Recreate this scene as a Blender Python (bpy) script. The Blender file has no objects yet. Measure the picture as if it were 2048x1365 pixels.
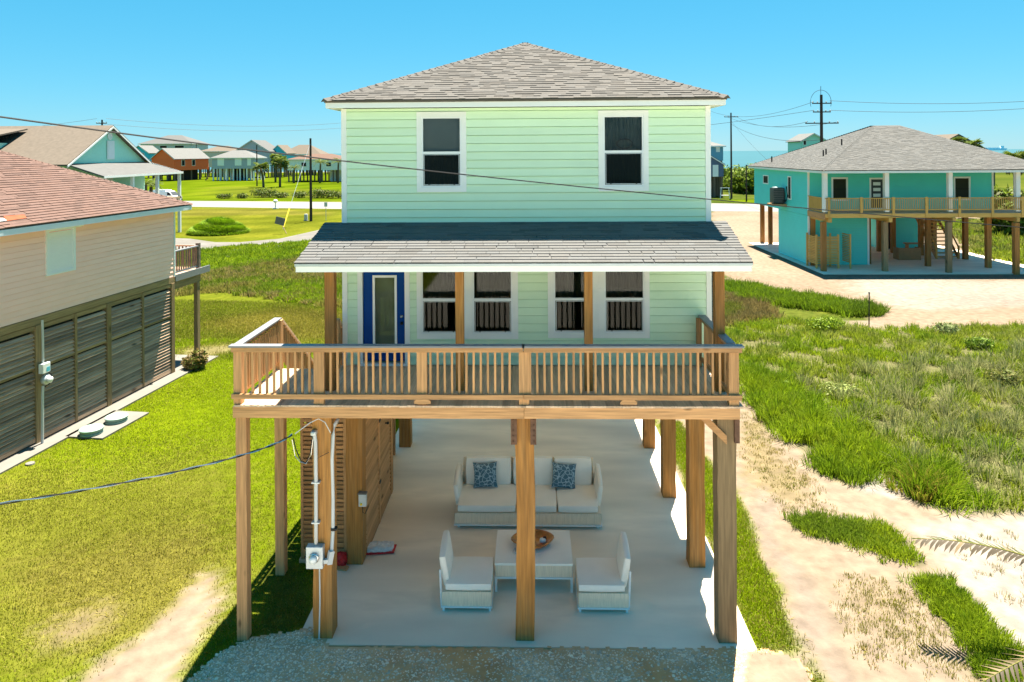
import bpy, math, random
import numpy as np
from mathutils import Vector, Matrix
random.seed(7); rng = np.random.default_rng(7)
S = bpy.context.scene
col = S.collection
# ------------------------------------------------------------------ camera
FPX, CX, CY, CAMZ = 1400.0, 1024.0, 305.0, 9.08
YAW, ROLL = math.atan(38/1400), 0.0065
Fv = np.array([-math.sin(YAW), math.cos(YAW), 0.0])
_R0 = np.array([math.cos(YAW), math.sin(YAW), 0.0]); _U0 = np.array([0, 0, 1.0])
Rv = math.cos(ROLL)*_R0 - math.sin(ROLL)*_U0
Uv = math.cos(ROLL)*_U0 + math.sin(ROLL)*_R0
CAM = np.array([0, 0, CAMZ])
cd = bpy.data.cameras.new('camera'); cam = bpy.data.objects.new('camera', cd); col.objects.link(cam)
cd.sensor_width = 36; cd.lens = 36*FPX/2048
cd.shift_y = -(682.5-CY)/2048; cd.clip_start = 0.1; cd.clip_end = 60000
cam.matrix_world = Matrix(((Rv[0], Uv[0], -Fv[0], 0), (Rv[1], Uv[1], -Fv[1], 0), (Rv[2], Uv[2], -Fv[2], CAMZ), (0, 0, 0, 1)))
S.camera = cam
# ------------------------------------------------------------------ sky, sun, exposure
SUN_D = Vector((-0.10, -0.28, -1.0)).normalized()
w = bpy.data.worlds.new('World'); S.world = w; w.use_nodes = True
nt = w.node_tree; bg = nt.nodes['Background']
sky = nt.nodes.new('ShaderNodeTexSky'); sky.sky_type = 'NISHITA'; sky.sun_disc = False
sky.sun_elevation = math.asin(-SUN_D.z); sky.sun_rotation = math.atan2(-SUN_D.x, -SUN_D.y)
sky.altitude = 0; sky.air_density = 1.0; sky.dust_density = 0.0; sky.ozone_density = 3.0
sep = nt.nodes.new('ShaderNodeSeparateColor'); cmb = nt.nodes.new('ShaderNodeCombineColor'); nt.links.new(sky.outputs[0], sep.inputs[0])
for i, (k, e) in enumerate(((0.084, 1.18), (0.63, 0.52), (0.85, 0.50))):      # the photograph's vivid, evenly graded blue
    pw = nt.nodes.new('ShaderNodeMath'); pw.operation = 'POWER'; pw.inputs[1].default_value = e; nt.links.new(sep.outputs[i], pw.inputs[0])
    ml = nt.nodes.new('ShaderNodeMath'); ml.operation = 'MULTIPLY'; ml.inputs[1].default_value = k; nt.links.new(pw.outputs[0], ml.inputs[0]); nt.links.new(ml.outputs[0], cmb.inputs[i])
nt.links.new(cmb.outputs[0], bg.inputs[0]); bg.inputs[1].default_value = 0.11
sl = bpy.data.lights.new('sun', 'SUN'); sl.energy = 5.0; sl.angle = math.radians(0.53); sl.color = (1.0, 0.92, 0.78)
so = bpy.data.objects.new('sun', sl); col.objects.link(so); so.location = (8, 20, 40)
so.rotation_euler = SUN_D.to_track_quat('-Z', 'Y').to_euler()
S.view_settings.view_transform = 'Standard'; S.view_settings.look = 'None'
S.view_settings.exposure = 2.0; S.view_settings.gamma = 1.0
S.render.engine = 'CYCLES'
S.cycles.max_bounces = 8; S.cycles.diffuse_bounces = 6; S.cycles.glossy_bounces = 3
S.cycles.transparent_max_bounces = 8; S.cycles.use_adaptive_sampling = True
S.cycles.use_denoising = True
S.cycles.caustics_reflective = False; S.cycles.caustics_refractive = False

# ------------------------------------------------------------------ photo pixel -> place
def ray(x, y): return Fv + (x-CX)/FPX*Rv - (y-CY)/FPX*Uv
def G(x, y, z=0.0):
    d = ray(x, y); return CAM + (z-CAMZ)/d[2]*d
def PY(x, y, Y):
    d = ray(x, y); return CAM + Y/d[1]*d
def PX(x, y, X):
    d = ray(x, y); return CAM + X/d[0]*d

# ------------------------------------------------------------------ materials
MATS = {}
def mat(name, c, rough=0.7, var=0.12, scale=6.0, objrand=0.0, stretch=(1, 1, 1), bump=0.0, bscale=60.0,
        attr=None, spec=0.3, metal=0.0, knots=0.0, c2=None, c2scale=1.2, c2lo=0.45, c2hi=0.65, trans=0.0, detail=4.0):
    m = bpy.data.materials.new(name); m.use_nodes = True; MATS[name] = m
    n = m.node_tree.nodes; L = m.node_tree.links; p = n['Principled BSDF']
    p.inputs['Roughness'].default_value = rough; p.inputs['Specular IOR Level'].default_value = spec
    p.inputs['Metallic'].default_value = metal
    tc = n.new('ShaderNodeTexCoord'); oi = n.new('ShaderNodeObjectInfo')
    add = n.new('ShaderNodeVectorMath'); add.operation = 'MULTIPLY_ADD'
    comb = n.new('ShaderNodeCombineXYZ')
    for i in range(3): L.new(oi.outputs['Random'], comb.inputs[i])
    add.inputs[1].default_value = (37, 53, 71); L.new(comb.outputs[0], add.inputs[0]); L.new(tc.outputs['Object'], add.inputs[2])
    mp = n.new('ShaderNodeMapping'); mp.inputs['Scale'].default_value = stretch; L.new(add.outputs[0], mp.inputs[0])
    def noise(sc, vec, det=detail):
        t = n.new('ShaderNodeTexNoise'); t.inputs['Scale'].default_value = sc; t.inputs['Detail'].default_value = det
        L.new(vec, t.inputs['Vector']); return t.outputs[0]
    def math_(op, a, b):
        t = n.new('ShaderNodeMath'); t.operation = op
        for i, q in enumerate((a, b)):
            if isinstance(q, (int, float)): t.inputs[i].default_value = q
            else: L.new(q, t.inputs[i])
        return t.outputs[0]
    def mixc(fac, a, b, typ='MIX'):
        t = n.new('ShaderNodeMix'); t.data_type = 'RGBA'; t.blend_type = typ
        for i, q in ((0, fac), (6, a), (7, b)):
            if isinstance(q, (int, float)): t.inputs[i].default_value = q
            elif isinstance(q, tuple): t.inputs[i].default_value = (*q[:3], 1)
            else: L.new(q, t.inputs[i])
        return t.outputs[2]
    base = tuple(c)
    if attr:
        at = n.new('ShaderNodeAttribute'); at.attribute_name = attr
        base = mixc(1.0, base, at.outputs[0], 'MULTIPLY')
    if c2:
        mr = n.new('ShaderNodeMapRange'); mr.inputs[1].default_value = c2lo; mr.inputs[2].default_value = c2hi
        L.new(noise(c2scale, mp.outputs[0], 5), mr.inputs[0])
        base = mixc(mr.outputs[0], base, c2)
    k = noise(scale, mp.outputs[0])
    k = math_('MULTIPLY_ADD', k, 4*var); n_ = k.node; n_.inputs[2].default_value = 1-2*var
    if objrand:
        o = math_('MULTIPLY_ADD', oi.outputs['Random'], 2*objrand); o.node.inputs[2].default_value = 1-objrand
        k = math_('MULTIPLY', k, o)
    if knots:
        v = n.new('ShaderNodeTexVoronoi'); v.inputs['Scale'].default_value = knots
        mk = n.new('ShaderNodeMapping'); mk.inputs['Scale'].default_value = tuple(1 if s > 2 else .45 for s in stretch)
        L.new(add.outputs[0], mk.inputs[0]); L.new(mk.outputs[0], v.inputs['Vector'])
        mr = n.new('ShaderNodeMapRange'); mr.inputs[1].default_value = 0.05; mr.inputs[2].default_value = 0.13
        mr.inputs[3].default_value = 0.35; mr.inputs[4].default_value = 1.0
        L.new(v.outputs['Distance'], mr.inputs[0]); k = math_('MULTIPLY', k, mr.outputs[0])
    cc = n.new('ShaderNodeCombineColor')
    for i in range(3): L.new(k, cc.inputs[i])
    fin = mixc(1.0, base, cc.outputs[0], 'MULTIPLY')
    L.new(fin, p.inputs['Base Color'])
    if bump:
        b = n.new('ShaderNodeBump'); b.inputs['Strength'].default_value = bump; b.inputs['Distance'].default_value = 0.02
        L.new(noise(bscale, mp.outputs[0], 3), b.inputs['Height']); L.new(b.outputs[0], p.inputs['Normal'])
    if trans:
        tr = n.new('ShaderNodeBsdfTranslucent'); L.new(fin, tr.inputs[0])
        ms = n.new('ShaderNodeMixShader'); ms.inputs[0].default_value = trans
        L.new(p.outputs[0], ms.inputs[1]); L.new(tr.outputs[0], ms.inputs[2])
        L.new(ms.outputs[0], n['Material Output'].inputs[0])
    return m
def wood(name, c, axis, var=0.22, objrand=0.14, knots=2.2, rough=0.75, c2=None):
    st = [26.0, 26.0, 26.0]; st[axis] = 1.3
    return mat(name, c, rough, var, 1.0, objrand, tuple(st), bump=0.25, bscale=2.5, knots=knots, c2=c2, c2scale=0.35, detail=5)
PINE = (0.46, 0.25, 0.112); AMB = (0.32, 0.145, 0.035); DECK = (0.54, 0.39, 0.27)
for i, a in enumerate('xyz'):
    wood('pine_'+a, PINE, i, 0.34, 0.2, 2.6)
    wood('piling_'+a, AMB, i, 0.36, 0.22, 1.6, c2=(0.30, 0.155, 0.05))
    wood('old_'+a, (0.50, 0.33, 0.22), i, 0.34, 0.35, 1.5)
    wood('oldgreen_'+a, (0.27, 0.185, 0.095), i, 0.34, 0.2, 1.5)
    wood('cedar_'+a, (0.46, 0.245, 0.105), i, 0.24, 0.22, 2.0)
    wood('newwood_'+a, (0.60, 0.36, 0.10), i, 0.16, 0.12, 1.5)
wood('deck_y', DECK, 1, 0.25, 0.22, 1.0); wood('deck_x', DECK, 0, 0.25, 0.22, 1.0)
mat('mint', (0.68, 0.85, 0.62), 0.55, 0.03, 1.5, 0.025, bump=0.05, bscale=40)
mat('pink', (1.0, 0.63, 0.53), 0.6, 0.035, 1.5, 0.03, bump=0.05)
mat('white', (0.82, 0.82, 0.80), 0.5, 0.03, 3)
mat('soffit_white', (0.80, 0.77, 0.72), 0.7, 0.03, 3)
mat('screen_grey', (0.10, 0.115, 0.125), 0.8, 0.3, 3)
mat('door_blind', (0.42, 0.42, 0.32), 0.8, 0.2, 3)
mat('vinyl', (0.80, 0.81, 0.82), 0.35, 0.02, 3)
mat('greyblue_trim', (0.62, 0.70, 0.76), 0.5, 0.04, 3)
mat('teal', (0.10, 0.68, 0.62), 0.55, 0.03, 1.5)
mat('cap_grey', (0.20, 0.205, 0.22), 0.5, 0.06, 8)
mat('shingle_grey', (0.108, 0.099, 0.09), 0.9, 0.14, 40, attr='col', bump=0.3, bscale=150)
mat('shingle_apron', (0.118, 0.116, 0.113), 0.9, 0.10, 40, attr='col', bump=0.3, bscale=150)
mat('shingle_brown', (0.132, 0.078, 0.062), 0.9, 0.18, 30, attr='col', bump=0.3, bscale=150)
mat('shingle_teal', (0.10, 0.098, 0.092), 0.9, 0.12, 30, attr='col', bump=0.3, bscale=150)
mat('shingle_tan', (0.125, 0.10, 0.077), 0.9, 0.14, 3)
mat('roof_grey', (0.105, 0.105, 0.103), 0.9, 0.12, 2)
mat('roof_light', (0.13, 0.13, 0.125), 0.8, 0.12, 2)
mat('roof_brown', (0.12, 0.07, 0.05), 0.9, 0.15, 2)
mat('felt', (0.06, 0.06, 0.065), 0.9, 0.1)
mat('dark', (0.012, 0.012, 0.012), 0.8, 0.05)
mat('black_rubber', (0.015, 0.015, 0.017), 0.6, 0.1)
mat('pole', (0.055, 0.035, 0.028), 0.85, 0.25, 1, stretch=(20, 20, 1))
mat('blue_door', (0.002, 0.05, 0.24), 0.6, 0.06, 2, spec=0.12)
mat('curtain', (0.03, 0.032, 0.017), 0.9, 0.25, 8, stretch=(4, 1, .3))
mat('blind', (0.24, 0.26, 0.30), 0.7, 0.06, 4)
mat('screen', (0.022, 0.025, 0.014), 0.8, 0.3, 30)
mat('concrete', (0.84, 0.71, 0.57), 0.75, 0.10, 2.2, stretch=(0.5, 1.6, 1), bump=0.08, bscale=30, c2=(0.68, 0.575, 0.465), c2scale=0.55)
mat('concrete_pale', (0.17, 0.16, 0.14), 0.85, 0.10, 2, bump=0.1, bscale=40)
mat('road', (0.19, 0.18, 0.165), 0.9, 0.07, 0.6, bump=0.1, bscale=20)
mat('drive', (0.13, 0.12, 0.107), 0.95, 0.10, 1.2, bump=0.3, bscale=25, c2=(0.16, 0.15, 0.137), c2scale=0.3)
mat('galv', (0.50, 0.54, 0.56), 0.4, 0.06, 6, metal=0.3)
mat('pvc', (0.55, 0.56, 0.56), 0.45, 0.05, 4)
mat('glass_dome', (0.7, 0.72, 0.72), 0.12, 0.02, spec=0.7)
mat('steel', (0.6, 0.6, 0.6), 0.25, 0.03, metal=0.9)
mat('rust', (0.13, 0.07, 0.045), 0.85, 0.3, 12)
mat('cushion', (0.90, 0.83, 0.74), 0.85, 0.03, 3, bump=0.12, bscale=300)
mat('wicker', (0.86, 0.69, 0.51), 0.8, 0.14, 1.0, stretch=(55, 55, 3), bump=0.4, bscale=3)
mat('frame_white', (0.78, 0.80, 0.80), 0.35, 0.03)
mat('burl', (0.36, 0.10, 0.014), 0.3, 0.3, 7, c2=(0.55, 0.22, 0.04), c2scale=5, spec=0.5)
mat('sack', (0.72, 0.70, 0.68), 0.6, 0.10, 12); mat('red_plastic', (0.5, 0.02, 0.02), 0.5, 0.1)
mat('lid_green', (0.24, 0.36, 0.30), 0.55, 0.06, 5)
mat('tag_blue', (0.1, 0.45, 0.6), 0.5)
mat('ac_dark', (0.045, 0.05, 0.055), 0.5, 0.15, 3)
mat('grassblade', (1.9, 1.9, 1.5), 0.7, 0.1, 1.0, attr='col', trans=0.45, spec=0.15)
mat('leaf', (1.7, 1.75, 1.4), 0.6, 0.1, 1.0, attr='col', trans=0.3, spec=0.25)
mat('stone', (1, 1, 1), 0.9, 0.12, 20, attr='col')
mat('patch_red', (0.26, 0.07, 0.03), 0.9, 0.15, 5)
mat('weathered', (0.16, 0.13, 0.105), 0.9, 0.25, 6)
mat('mound_soil', (0.06, 0.08, 0.01), 0.95, 0.2, 4)
mat('trunk', (0.13, 0.095, 0.06), 0.9, 0.25, 5, stretch=(1, 1, 6), bump=0.4, bscale=8)
mat('orange', (1.0, 0.155, 0.04), 0.6, 0.04); mat('slate_blue', (0.40, 0.42, 0.47), 0.6, 0.04)
mat('blue_teal', (0.05, 0.50, 0.68), 0.6, 0.04); mat('grey_wall', (0.5, 0.5, 0.5), 0.6, 0.04)
mat('navy', (0.10, 0.14, 0.24), 0.6, 0.04); mat('mid_blue', (0.15, 0.36, 0.48), 0.6, 0.04)
mat('mint_teal', (0.42, 0.80, 0.66), 0.6, 0.04); mat('cream', (0.60, 0.56, 0.47), 0.6, 0.04)
mat('piling_far', (0.15, 0.11, 0.08), 0.9, 0.15)
mat('van_white', (0.80, 0.81, 0.82), 0.25, 0.02, spec=0.5); mat('tyre', (0.02, 0.02, 0.02), 0.8)
mat('lamp_lens', (0.6, 0.5, 0.4), 0.2); mat('yellow', (0.75, 0.55, 0.02), 0.5); mat('sign_grey', (0.16, 0.15, 0.14), 0.7)
mat('cardboard', (0.34, 0.20, 0.10), 0.85, 0.1); mat('ship', (0.72, 0.84, 0.92), 0.8, 0.02)
def glass_mat(name, tint, refl=0.10):
    m = bpy.data.materials.new(name); m.use_nodes = True; MATS[name] = m
    n = m.node_tree.nodes; L = m.node_tree.links; n.remove(n['Principled BSDF'])
    t = n.new('ShaderNodeBsdfTransparent'); t.inputs[0].default_value = (*tint, 1)
    g = n.new('ShaderNodeBsdfGlossy'); g.inputs['Roughness'].default_value = 0.03; g.inputs[0].default_value = (1, 1, 1, 1)
    fr = n.new('ShaderNodeFresnel'); fr.inputs[0].default_value = 1.22
    mx = n.new('ShaderNodeMath'); mx.operation = 'MULTIPLY_ADD'; mx.inputs[1].default_value = 1.0; mx.inputs[2].default_value = refl-0.04
    L.new(fr.outputs[0], mx.inputs[0]); s = n.new('ShaderNodeMixShader'); L.new(mx.outputs[0], s.inputs[0])
    L.new(t.outputs[0], s.inputs[1]); L.new(g.outputs[0], s.inputs[2]); L.new(s.outputs[0], n['Material Output'].inputs[0])
glass_mat('glass', (0.75, 0.78, 0.76), 0.045); glass_mat('glass_dark', (0.45, 0.47, 0.42), 0.042)
def pillow_mat():
    m = mat('pillow_blue', (0.075, 0.15, 0.20), 0.8, 0.15, 10); n = m.node_tree.nodes; L = m.node_tree.links
    p = n['Principled BSDF']; src = p.inputs['Base Color'].links[0].from_socket
    tc = n.new('ShaderNodeTexCoord'); v = n.new('ShaderNodeTexVoronoi'); v.feature = 'DISTANCE_TO_EDGE'; v.inputs['Scale'].default_value = 11
    nz = n.new('ShaderNodeTexNoise'); nz.inputs['Scale'].default_value = 5
    mxv = n.new('ShaderNodeMix'); mxv.data_type = 'RGBA'; mxv.inputs[0].default_value = 0.12
    L.new(tc.outputs['Object'], nz.inputs['Vector']); L.new(tc.outputs['Object'], mxv.inputs[6]); L.new(nz.outputs['Color'], mxv.inputs[7])
    L.new(mxv.outputs[2], v.inputs['Vector'])
    r = n.new('ShaderNodeMapRange'); r.inputs[1].default_value = 0.02; r.inputs[2].default_value = 0.09; r.inputs[3].default_value = 1; r.inputs[4].default_value = 0
    L.new(v.outputs[0], r.inputs[0])
    mc = n.new('ShaderNodeMix'); mc.data_type = 'RGBA'; L.new(r.outputs[0], mc.inputs[0]); L.new(src, mc.inputs[6]); mc.inputs[7].default_value = (0.36, 0.48, 0.54, 1)
    L.new(mc.outputs[2], p.inputs['Base Color'])
pillow_mat()

# ------------------------------------------------------------------ geometry helpers
OFF = {}
class MB:
    def __init__(s): s.v = []; s.f = []; s.c = []
    def add(s, vs, fs, c=None):
        o = len(s.v); s.v += [tuple(map(float, p)) for p in vs]; s.f += [tuple(i+o for i in q) for q in fs]
        if c is not None: s.c += [c]*len(vs)
        return s
    def hexa(s, p, c=None):
        return s.add(p, [(3, 2, 1, 0), (4, 5, 6, 7), (0, 1, 5, 4), (1, 2, 6, 5), (2, 3, 7, 6), (3, 0, 4, 7)], c)
    def box(s, x0, x1, y0, y1, z0, z1, c=None):
        return s.hexa([(x0, y0, z0), (x1, y0, z0), (x1, y1, z0), (x0, y1, z0), (x0, y0, z1), (x1, y0, z1), (x1, y1, z1), (x0, y1, z1)], c)
    def cbox(s, ctr, size, rot=None, c=None):
        hx, hy, hz = [q/2 for q in size]; M = rot or Matrix.Identity(3); C = Vector(ctr)
        return s.hexa([C + M @ Vector(q) for q in ((-hx, -hy, -hz), (hx, -hy, -hz), (hx, hy, -hz), (-hx, hy, -hz), (-hx, -hy, hz), (hx, -hy, hz), (hx, hy, hz), (-hx, hy, hz))], c)
    def beam(s, a, b, wd, ht, c=None):           # a bar from a to b, wd across (horizontal), ht tall
        a = Vector(a); b = Vector(b); d = (b-a).normalized(); side = d.cross(Vector((0, 0, 1)))
        side = side.normalized() if side.length > 1e-5 else Vector((1, 0, 0)); up = side.cross(d)
        q = [(-1, -1), (1, -1), (1, 1), (-1, 1)]
        return s.hexa([a + side*(i*wd/2) + up*(j*ht/2) for i, j in q] + [b + side*(i*wd/2) + up*(j*ht/2) for i, j in q], c)
    def poly(s, pts, c=None): return s.add(pts, [tuple(range(len(pts)))], c)
    def prism(s, pts, ext, c=None):
        n = len(pts); e = Vector(ext); P = [Vector(p) for p in pts]
        return s.add(P + [p+e for p in P], [tuple(range(n))[::-1], tuple(range(n, 2*n))] + [(i, (i+1) % n, n+(i+1) % n, n+i) for i in range(n)], c)
    def tube(s, pts, r, n=6, c=None):
        P = [Vector(p) for p in pts]; rs = r if isinstance(r, (list, tuple)) else [r]*len(P); vs = []; fs = []
        for i, p in enumerate(P):
            d = (P[min(i+1, len(P)-1)] - P[max(i-1, 0)]).normalized()
            a = d.cross(Vector((0, 0, 1)) if abs(d.z) < .95 else Vector((1, 0, 0))).normalized(); b = d.cross(a)
            for k in range(n):
                t = 2*math.pi*k/n; vs.append(p + (a*math.cos(t) + b*math.sin(t))*rs[i])
        for i in range(len(P)-1):
            for k in range(n): fs.append((i*n+k, i*n+(k+1) % n, (i+1)*n+(k+1) % n, (i+1)*n+k))
        fs.append(tuple(range(n))[::-1]); fs.append(tuple(range((len(P)-1)*n, len(P)*n)))
        return s.add(vs, fs, c)
    def lathe(s, prof, ctr, n=16, ax=2):
        vs = []; fs = []; m = len(prof)
        for r, h in prof:
            for k in range(n):
                t = 2*math.pi*k/n; q = [r*math.cos(t), r*math.sin(t), h]
                if ax == 1: q = [q[0], q[2], q[1]]
                if ax == 0: q = [q[2], q[0], q[1]]
                vs.append(Vector(ctr)+Vector(q))
        for i in range(m-1):
            for k in range(n): fs.append((i*n+k, i*n+(k+1) % n, (i+1)*n+(k+1) % n, (i+1)*n+k))
        fs.append(tuple(range(n))[::-1]); fs.append(tuple(range((m-1)*n, m*n)))
        return s.add(vs, fs)
    def rbox(s, ctr, size, r, n=7, puff=0.0, rot=None):  # soft rounded block
        h = [q/2 for q in size]; vs = []; fs = []; M = rot or Matrix.Identity(3); C = Vector(ctr)
        lin = [math.tan((2*i/n-1)*math.pi/4) for i in range(n+1)]
        for ax in range(3):
            for sg in (-1, 1):
                o = len(vs)
                for i in range(n+1):
                    for j in range(n+1):
                        q = [0, 0, 0]; q[ax] = sg; q[(ax+1) % 3] = lin[i]*sg; q[(ax+2) % 3] = lin[j]
                        nrm = Vector(q).normalized()
                        p = [max(-h[k]+r, min(h[k]-r, q[k]*h[k]*1.0)) + nrm[k]*r for k in range(3)]
                        u = max(0, 1-(p[0]/h[0])**2); v_ = max(0, 1-(p[1]/h[1])**2); w_ = max(0, 1-(p[2]/h[2])**2)
                        p[2] += puff*u*v_*(1 if p[2] > 0 else -1)*.6
                        p[0] += puff*.3*v_*w_*(1 if p[0] > 0 else -1); p[1] += puff*.3*u*w_*(1 if p[1] > 0 else -1)
                        vs.append(C + M @ Vector(p))
                for i in range(n):
                    for j in range(n):
                        a = o+i*(n+1)+j; fs.append((a, a+n+1, a+n+2, a+1))
        return s.add(vs, fs)
    def mesh(s, name, off=(0, 0, 0), smooth=False):
        me = bpy.data.meshes.new(name); o = Vector(off)
        me.from_pydata([Vector(p)-o for p in s.v], [], s.f)
        if s.c:
            a = me.color_attributes.new('col', 'FLOAT_COLOR', 'POINT')
            a.data.foreach_set('color', np.array([(*q[:3], 1.0) for q in s.c], np.float32).ravel())
        if smooth: me.polygons.foreach_set('use_smooth', [True]*len(me.polygons))
        me.update(); return me
def off_of(p):
    while p is not None and p.parent is not None: p = p.parent
    return OFF.get(p.name, (0, 0, 0)) if p is not None else (0, 0, 0)
def ob(name, me, m, parent=None, loc=None, rot=None, sc=None, label=None, kind=None, bevel=0):
    o = bpy.data.objects.new(name, me); col.objects.link(o)
    if m and me is not None and not me.materials: me.materials.append(MATS[m])
    if parent is not None: o.parent = parent
    if loc is not None: o.location = Vector(loc) - Vector(off_of(parent))
    if rot is not None: o.rotation_euler = rot
    if sc is not None: o.scale = sc
    if label: o['label'] = label
    if kind: o['kind'] = kind
    if bevel:
        b = o.modifiers.new('edge', 'BEVEL'); b.width = bevel; b.segments = 2; b.limit_method = 'ANGLE'
    return o
def part(name, mb, m, parent, smooth=False, **k):       # mb in the thing's coordinates
    return ob(name, mb.mesh(name, off_of(parent), smooth), m, parent, **k)
def thing(name, label, cat, loc=(0, 0, 0), rz=0.0, group=None, world=True):
    o = bpy.data.objects.new(name, None); col.objects.link(o); o.location = loc; o.rotation_euler = (0, 0, rz)
    o.empty_display_size = 0.2; o['label'] = label; o['category'] = cat
    if group: o['group'] = group
    if world: OFF[o.name] = tuple(loc)
    return o
def tag(o, label, cat, group=None):
    o['label'] = label; o['category'] = cat
    if group: o['group'] = group
    return o
def solo(name, mb, m, label, cat, loc, group=None, smooth=False, **k):
    me = mb.mesh(name, loc, smooth); o = ob(name, me, m, **k); o.location = loc; return tag(o, label, cat, group)
def struct(name, mb, m, smooth=False):
    o = ob(name, mb.mesh(name, (0, 0, 0), smooth), m); o['kind'] = 'structure'; return o
def copy_tree(o, parent=None):
    c = o.copy(); col.objects.link(c)
    if parent is not None: c.parent = parent
    for ch in list(o.children): copy_tree(ch, c)
    return c
def fast_mesh(name, V, T, C=None):
    me = bpy.data.meshes.new(name); n = len(V); t = len(T)
    me.vertices.add(n); me.vertices.foreach_set('co', np.ascontiguousarray(V, np.float32).ravel())
    me.loops.add(3*t); me.loops.foreach_set('vertex_index', np.ascontiguousarray(T, np.int32).ravel())
    me.polygons.add(t); me.polygons.foreach_set('loop_start', np.arange(0, 3*t, 3, dtype=np.int32))
    me.update(calc_edges=True)
    if C is not None:
        a = me.color_attributes.new('col', 'FLOAT_COLOR', 'POINT')
        a.data.foreach_set('color', np.concatenate([C, np.ones((n, 1))], 1).astype(np.float32).ravel())
    return me
def rects_minus(r, holes):
    x0, x1, z0, z1 = r
    hs = [h for h in holes if h[0] < x1 and h[1] > x0 and h[2] < z1 and h[3] > z0]
    if not hs: return [r]
    zs = sorted({z0, z1} | {z for h in hs for z in h[2:] if z0 < z < z1}); out = []
    for a, b in zip(zs, zs[1:]):
        zc = (a+b)/2; cur = x0
        for h in sorted(q for q in hs if q[2] < zc < q[3]):
            if h[0] > cur: out.append((cur, min(h[0], x1), a, b))
            cur = max(cur, h[1])
        if cur < x1: out.append((cur, x1, a, b))
    return out
def siding(parent, O, u, n, Ln, z0, z1, pitch, holes, m, single=True, name='siding_board', sheath=True):
    """lap siding on a wall from O along u, outward normal n; each board one object when single"""
    O = Vector(O); u = Vector(u).normalized(); n = Vector(n).normalized(); rows = []
    z = z0; mb = MB()
    while z < z1-0.01:
        t = min(z+pitch, z1)
        for (a, b, c, d) in rects_minus((0, Ln, z+.011, t), holes):
            f0 = 0.032 - 0.026*(c-z)/pitch; f1 = 0.032 - 0.026*(d-z)/pitch
            p = lambda s, h, k: O + u*s + n*k + Vector((0, 0, h-O.z))
            mb.hexa([p(a, c, f0), p(b, c, f0), p(b, c, -.035), p(a, c, -.035), p(a, d, f1), p(b, d, f1), p(b, d, -.035), p(a, d, -.035)])
            if single: part(name, mb, m, parent); mb = MB()
        z = t
    if not single: part('siding', mb, m, parent)
    if sheath:
        mb = MB()
        for (a, b, c, d) in rects_minus((0.02, Ln-0.02, z0+.01, z1-.01), holes):
            p = lambda s, h, k: O + u*s + n*k + Vector((0, 0, h-O.z))
            mb.hexa([p(a, c, -.036), p(b, c, -.036), p(b, c, -.12), p(a, c, -.12), p(a, d, -.036), p(b, d, -.036), p(b, d, -.12), p(a, d, -.12)])
        return part('wall', mb, m, parent)
def shingle_rows(A, B, C, D, e=0.143, tw=0.31, seed=1):
    """tabs on the roof plane A-B (eave) D-C (top): yields (centre, width, U, V, N)"""
    r = random.Random(seed); A, B, C, D = map(Vector, (A, B, C, D)); U = (B-A).normalized(); N = U.cross(D-A).normalized(); V = N.cross(U).normalized()
    H = (D-A).dot(V); k = 0; uA = 0; uB = (B-A).length; uD = (D-A).dot(U); uC = (C-A).dot(U)
    while k*e < H-0.02:
        v = k*e; t = min(1, (v+e*.5)/H); l = uA+(uD-uA)*t; rr = uB+(uC-uB)*t; x = l - r.random()*tw*.8
        while x < rr:
            wd = tw*r.uniform(.55, 1.25); a = max(x, l); b = min(x+wd, rr)
            if b-a > .03: yield A+U*((a+b)/2)+V*v, b-a, U, V, N, k
            x += wd
        k += 1
def tab_hexa(mb, c0, wd, U, V, N, e, th, c):
    h = wd/2+.001; L_ = e*1.25; th = th*(1.4 if int(c0.x*977+c0.y*613+wd*3331) % 5 < 3 else .6)
    mb.hexa([c0-U*h, c0+U*h, c0+U*h+V*L_, c0-U*h+V*L_, c0-U*h+N*th, c0+U*h+N*th, c0+U*h+V*L_+N*.003, c0-U*h+V*L_+N*.003], c)
def tone(r, dark=.16):
    g = r.uniform(.93, 1.05) if r.random() > dark else r.uniform(.74, .88); w_ = r.uniform(-.02, .02)
    return (g*(1+w_), g, g*(1-w_))
def shingle_part(parent, planes, m, e=0.143, tw=.31, th=.014, dark=.16, name='shingles', near=0, key=None):
    mb = MB(); r = random.Random(3); base = MB(); tabs = []
    for i, pl in enumerate(planes):
        A, B, C, D = map(Vector, pl); N = (B-A).cross(D-A).normalized()
        base.prism([p - N*.006 for p in ((A, B, C, D) if (C-D).length > .01 else (A, B, C))], -N*.05)
        tabs += list(shingle_rows(*pl, e=e, tw=tw, seed=i+11))
    rf = part('roof', base, 'felt', parent)
    if near:
        tabs.sort(key=lambda t: key(t[0])); shared = {}
        for c0, wd, U, V, N, k in tabs[:near]:
            q = (round(wd/.045), r.randrange(10))
            if q not in shared:
                s = MB(); tab_hexa(s, Vector((0, 0, 0)), q[0]*.045-.004, Vector((1, 0, 0)), Vector((0, 1, 0)), Vector((0, 0, 1)), e, th, tone(r, dark))
                shared[q] = s.mesh('shingle')
            o = ob('shingle', shared[q], m, rf); M = Matrix((U, V, N)).transposed().to_4x4(); M.translation = c0 - Vector(off_of(parent)); o.matrix_local = M
        tabs = tabs[near:]
    for c0, wd, U, V, N, k in tabs: tab_hexa(mb, c0, wd, U, V, N, e, th, tone(r, dark))
    part(name, mb, m, rf if near else parent, kind='stuff')
    return rf
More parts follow.
